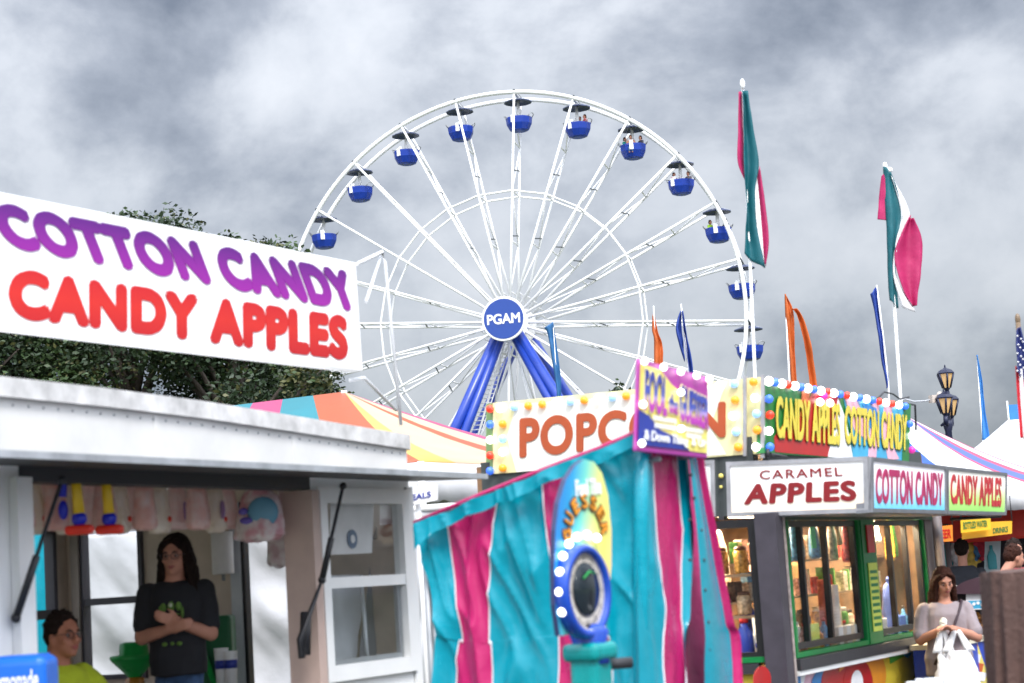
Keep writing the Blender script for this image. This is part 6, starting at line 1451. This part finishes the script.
# ================================================================== STALLS AT THE RIGHT
SB = Plane(at(985, 560, 24), d=V((1, -.25, 0)))
st_ = thing('red_stall', 'dark prize stall under a bright red canopy at the right behind the candy stand', 'stall', (SB(985, 560).x, SB(985, 560).y, 0))
xa, xb = SB.sz(900, 560)[0], SB.sz(1120, 560)[0]; zt_ = SB.sz(985, 530)[1]
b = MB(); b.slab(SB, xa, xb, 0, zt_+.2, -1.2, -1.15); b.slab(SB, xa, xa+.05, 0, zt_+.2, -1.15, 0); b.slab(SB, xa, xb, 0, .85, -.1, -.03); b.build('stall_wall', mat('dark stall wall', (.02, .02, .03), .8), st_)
b = MB(); b.slab(SB, xa, xb, .85, .9, -.4, .05); b.build('counter', SHM, st_)
RC = FM('canopy red', (.62, .03, .015))
b = drape(SB, [[(896, 500), (896, 541)], [(960, 500), (960, 543)], [(1000, 500), (1000, 541)], [(1040, 498), (1040, 536)], [(1110, 492), (1110, 534)]], 8, 8, .05, .5, 2, None, 3.0); b.build('canopy_valance', RC, st_, solid=.008)
b = MB(); p, q, r_, s_ = SB(896, 500, .5), SB(1110, 492, .5), SB(1110, 480, -1.2), SB(896, 486, -1.2); b.grid(lambda x, y: p.lerp(q, x).lerp(s_.lerp(r_, x), y), 8, 6); b.build('canopy_top', RC, st_, solid=.008)
for px in (903, 949, 1100): b = MB(); c = SB(px, 560, .45); b.tube((c.x, c.y, 0), (c.x, c.y, zt_+.1), .035); b.build('post', mat('grey brown post', (0, 0, 0)), st_)
def board(name, lb, pl, q, m, off, txt=None, tm=None, tq=None, lines=0, bold=.03):
    c = pl(*q[0], off); t = thing(name, lb, 'sign', c); b = MB(); b.pslab(quadpx(pl, *q, off), pl.n, .02); b.build('board', m, t)
    if txt:
        text(txt, 'lettering', t, quadpx(pl, *tq, off), pl.n, tm, bold=bold, depth=.002, off=.003)
    b = MB(); a = pl(*q[3], off)-pl.n*.01; d = pl(*q[2], off)-pl.n*.01
    b.tube(a, a+UP*.25, .006); b.tube(d, d+UP*.25, .006); b.build('hanging_wire', DARK, t); return t
SG = Plane(at(960, 535, 19), d=V((1, -.2, 0)))
board('price_sign', 'small orange sign with red lettering hung under the canopy left of the yellow sign', SG, [(936, 542.5), (953, 541), (952.5, 525), (935.5, 526.5)], mat('orange board', (.80, .24, .02), .4), .0, 'BEER', RED, [(938, 539), (951, 538), (951, 529), (938, 530)])
board('drinks_sign', 'yellow sign with dark green lettering reading BOTTLED WATER under the canopy', SG, [(961, 533), (991, 529.5), (990.5, 516.5), (960.5, 518.5)], mat('yellow board', (.82, .48, .02), .4), .12, 'BOTTLED WATER', mat('dark green lettering', (.03, .16, .03), .5), [(963.5, 529.5), (987.5, 526.5), (987, 520), (963, 522)])
board('menu_sign', 'wide orange yellow menu sign, lower and behind the bottled water sign', SG, [(962, 539.5), (1012, 533.5), (1012, 521), (962, 523)], mat('amber board', (.78, .40, .02), .4), .0, 'DRINKS', mat('dark green lettering', (0, 0, 0)), [(993, 533.5), (1008, 532), (1008, 526), (993, 528)])
# hanging prizes
pc = [((.65, .62, .68), 941, 558, 'white'), ((.02, .35, .38), 948, 562, 'teal'), ((.62, .60, .62), 957, 553, 'black and white'), ((.45, .10, .28), 969, 552, 'pink'), ((.15, .12, .45), 938, 566, 'violet'), ((.72, .52, .10), 970, 563, 'yellow'), ((.6, .04, .04), 966, 571, 'red'), ((.10, .30, .60), 978, 548, 'blue'), ((.65, .05, .10), 984, 545, 'crimson'), ((.05, .25, .45), 957, 560, 'sea blue')]
for k, (c, px, py, cn) in enumerate(pc):
    p = SB(px, py, -.5+.05*(k % 3)); b = MB(); h = .11+.03*(k % 3)
    b.ell(p, (.09, .07, h)); b.ell(p+UP*h*1.1, (.075, .065, .075)); b.ell(p+V((.07, 0, h*1.1+.06)), (.03, .02, .035)); b.ell(p+V((-.07, 0, h*1.1+.06)), (.03, .02, .035))
    for s in (-1, 1): b.ell(p+V((s*.10, -.02, .02)), (.05, .03, .03)); b.ell(p+V((s*.05, -.04, -h)), (.035, .05, .035))
    o = remesh(b, 'plush_prize', mat('plush %s' % cn, c, .9, var=.25, scale=18), None, .016, 1); tag(o, '%s plush prize hanging in the dark stall behind the woman' % cn, 'plush toy', 'plush prizes hanging in the stall')
p = SB(992, 560, -.3)
b = MB(); b.pslab(quadpx(SB, (984, 573), (1000, 572), (1001, 536), (985, 537), -.2), SB.n, .02); b2 = b.build('poster', mat('poster pale blue', (.55, .70, .74), .5, var=.1), loc=p); tag(b2, 'pale blue poster with a teal bottle hung at the right of the prizes', 'poster')
b = MB(); q = SB(992, 558, -.19); b.lathe([(.05, -.14), (.06, -.12), (.06, .03), (.02, .1), (.02, .16)], q, 12, 0, True, Matrix.Diagonal((1, .15, 1))); b.build('bottle_picture', mat('poster teal', (.05, .35, .40), .5), b2)
# fried food counter
FD = Plane(at(975, 620, 18.2), d=V((1, -.3, 0)))
t = thing('food_counter', 'fried food counter with dark hood and blue front, right of the woman', 'food counter', (FD(975, 640).x, FD(975, 640).y, 0))
xa, xb = FD.sz(953, 640)[0], FD.sz(1018, 640)[0]; z1 = FD.sz(975, 638)[1]; z2 = FD.sz(975, 612)[1]; z3 = FD.sz(975, 590)[1]
b = MB(); b.slab(FD, xa, xb, .05, z1-.05, -.5, 0); b.build('counter_front', mat('counter blue', (.01, .05, .42), .4), t)
b = MB(); b.slab(FD, xa-.02, xb+.02, z1-.048, z1-.0, -.5, .03); b.build('counter_top', ALU, t)
b = MB(); b.slab(FD, xa, xb, z1+.0, z3, -.5, -.46); b.build('back_panel', DARK, t)
b = MB(); n = 14
pts = [FD(x, 594-17*math.sin(math.pi*min(1, max(0, (x-950)/72)))**.6, .02) for x in [950+72*k/n for k in range(n+1)]]
b.prism(pts, -FD.n*.5); b.build('hood', mat('dark brown hood', (.05, .02, .03), .5), t)
b = MB(); b.pslab(quadpx(FD, (966, 610), (992, 609), (992, 592), (966, 594), -.02), FD.n, .02); pb = b.build('picture_board', SIGNW, t)
b = MB(); b.pslab(quadpx(FD, (967, 609), (991, 608), (991, 600), (967, 601), -.018), FD.n, .001); b.build('picture_blue', CYAN, pb); b = MB()
for k in range(6): b.lathe([(0, 0), (.016, 0), (.016, .001), (0, .001)], FD(970+4*k, 605-(k % 3), -.014), 8, 0, False, Matrix((FD.d, UP, FD.n)).transposed())
b.build('picture_clouds', TXTW, pb)
frm = mat('fried batter', (.55, .24, .05), .6, var=.35, scale=25, bump=.8, bscale=40)
rnd = random.Random(12); tray = thing('food_tray', 'metal tray heaped with golden fried food under the picture board', 'tray', FD.pt((xa+xb)/2, z1+.005, -.2))
b = MB(); b.slab(FD, xa+.03, xb-.05, z1+.005, z1+.02, -.38, -.03); b.build('tray_pan', ALU, tray)
b = MB()
for k in range(70):
    a = rnd.uniform(xa+.07, xb-.1); o = rnd.uniform(-.36, -.06); z = z1+.03+rnd.uniform(0, .15)*(1-abs(o+.22)/.25)+(.06 if o < -.2 else 0); b.ell(FD.pt(a, z, o), (rnd.uniform(.02, .045), rnd.uniform(.02, .03), rnd.uniform(.015, .03)), n=8, k=6)
tag(b.build('fried_pieces', frm, tray), None, None, None, 'stuff')
# a tub at the far corner
p = FD(951, 592, -.1); t = thing('snack_tub', 'cream and orange snack tub left of the fried food hood', 'tub', (p.x, p.y, p.z-.08)); b = MB(); b.lathe([(.05, -.08), (.06, .0)], p, 14); b.build('tub', mat('tub orange', (.55, .25, .06), .5), t); b = MB(); b.lathe([(.061, .001), (.064, .05), (.05, .07)], p, 14); b.build('lid', mat('cream lid', (.62, .55, .45), .5), t)
b = MB(); b.tube((p.x, p.y, 0), (p.x, p.y, p.z-.083), .03); b.lathe([(.14, p.z-.10), (.14, p.z-.082)], (p.x, p.y, 0), 16); b.build('pedestal', DARK, t)
# slanting painted strip in front of the counter
LS = Plane(at(985, 650, 16.6), d=V((1, -.2, 0)))
t = thing('menu_strip', 'slanting painted yellow, red and white strip leaning on the blue counter', 'board', (LS(990, 700).x, LS(990, 700).y, 0))
b = MB(); b.pslab([LS(985, 800), LS(1030, 800), LS(974, 633), LS(966, 633)], LS.n, .03); bd_ = b.build('strip_board', YEL, t)
def lpl(pts, m, off): b = MB(); b.prism([LS(x, y, off) for x, y in pts], LS.n*.002); b.build('painted_patch', m, bd_)
for k, y in enumerate((648, 658, 667, 676, 690, 710)):
    f_ = (y-633)/167; x0 = 966+19*f_; x1 = 974+56*f_; xm = (x0+x1)/2; w2 = (x1-x0)*.4
    lpl([(xm-w2, y+4), (xm+w2*.7, y+5), (xm+w2, y-3), (xm-w2*.4, y-5)], [RED, TXTW, ORANGE, TXTW, RED, TXTW][k], .003)
# brown draped stand at the right edge
BP_ = Plane(at(1010, 640, 8.6), d=V((1, -.12, 0)))
t = thing('covered_stand', 'tall stand covered by a brown hanging cloth at the right edge of the foreground', 'covered stand', (BP_(1015, 683).x, BP_(1015, 683).y+.15, 0))
BRN = mat('brown cloth', (.085, .045, .036), .85, var=.15, scale=6, bump=.5, bscale=30)
def brown(u, v):
    a = -math.pi*.98+u*math.pi*.98*2 if False else 2*math.pi*u
    c = BP_(1037, 570); z = c.z*(1-v); rx, ry = .20, .15
    k = 1+.03*v; fold = .022*(.35+v)*math.sin(a*11+1.5*math.sin(v*3)+v*1.2)+.012*mnoise.noise(V((a*3, v*3, 1)))
    e = .5; x = (rx*k+fold)*math.copysign(abs(math.cos(a))**e, math.cos(a)); y = (ry*k+fold)*math.copysign(abs(math.sin(a))**e, math.sin(a))
    return V((c.x+x, c.y+.16+y, max(.01, z+.006*math.sin(a*4)*(1-v))))
b = MB(); b.grid(brown, 110, 40); c = BP_(1037, 570)
ring_ = [brown(k/40, 0) for k in range(40)]; cc = V((c.x, c.y+.16, c.z+.012))
for k in range(40): b.poly([ring_[k], ring_[(k+1) % 40], cc])
b.build('cloth', BRN, t); b = MB(); b.box((c.x, c.y+.16, c.z/2-.02), (.3, .22, c.z-.06)); b.build('stand_frame', DARK, t)
# white food boxes on a table at the bottom edge
WT_ = at(935, 683, 8.2); zt2 = at(935, 690, 8.2).z
t = thing('side_table', 'small white topped table at the bottom edge carrying white boxes', 'table', (WT_.x, WT_.y, 0))
b = MB(); b.box((WT_.x-.03, WT_.y+.1, zt2-.02), (.34, .3, .03)); b.build('tabletop', WHITE, t)
for sx_, sy_ in ((-1, -1), (1, -1), (-1, 1), (1, 1)): b = MB(); b.tube((WT_.x-.03+sx_*.14, WT_.y+.1+sy_*.12, 0), (WT_.x-.03+sx_*.14, WT_.y+.1+sy_*.12, zt2-.035), .015); b.build('leg', GREYM, t)
for k, (px, pt, wd) in enumerate(((912, 681.5, .035), (921, 678.5, .03), (933, 678, .062), (953, 677, .082))):
    p = at(px, 690, 8.15); zz = at(px, pt, 8.15).z
    b = MB(); b.box((p.x, p.y, (zz+zt2)/2), (wd, .08, zz-zt2-.004)); o = b.build('paper_box', mat('soft white card', (.84, .83, .83), .6), loc=(p.x, p.y, zt2)); bev(o, .006, 3)
    tag(o, ['leftmost and lowest of the four white boxes on the bottom edge', 'narrow white box second from left on the bottom edge', 'white box second from right on the bottom edge', 'widest white box, rightmost on the bottom edge'][k], 'box', 'white boxes at the bottom edge')
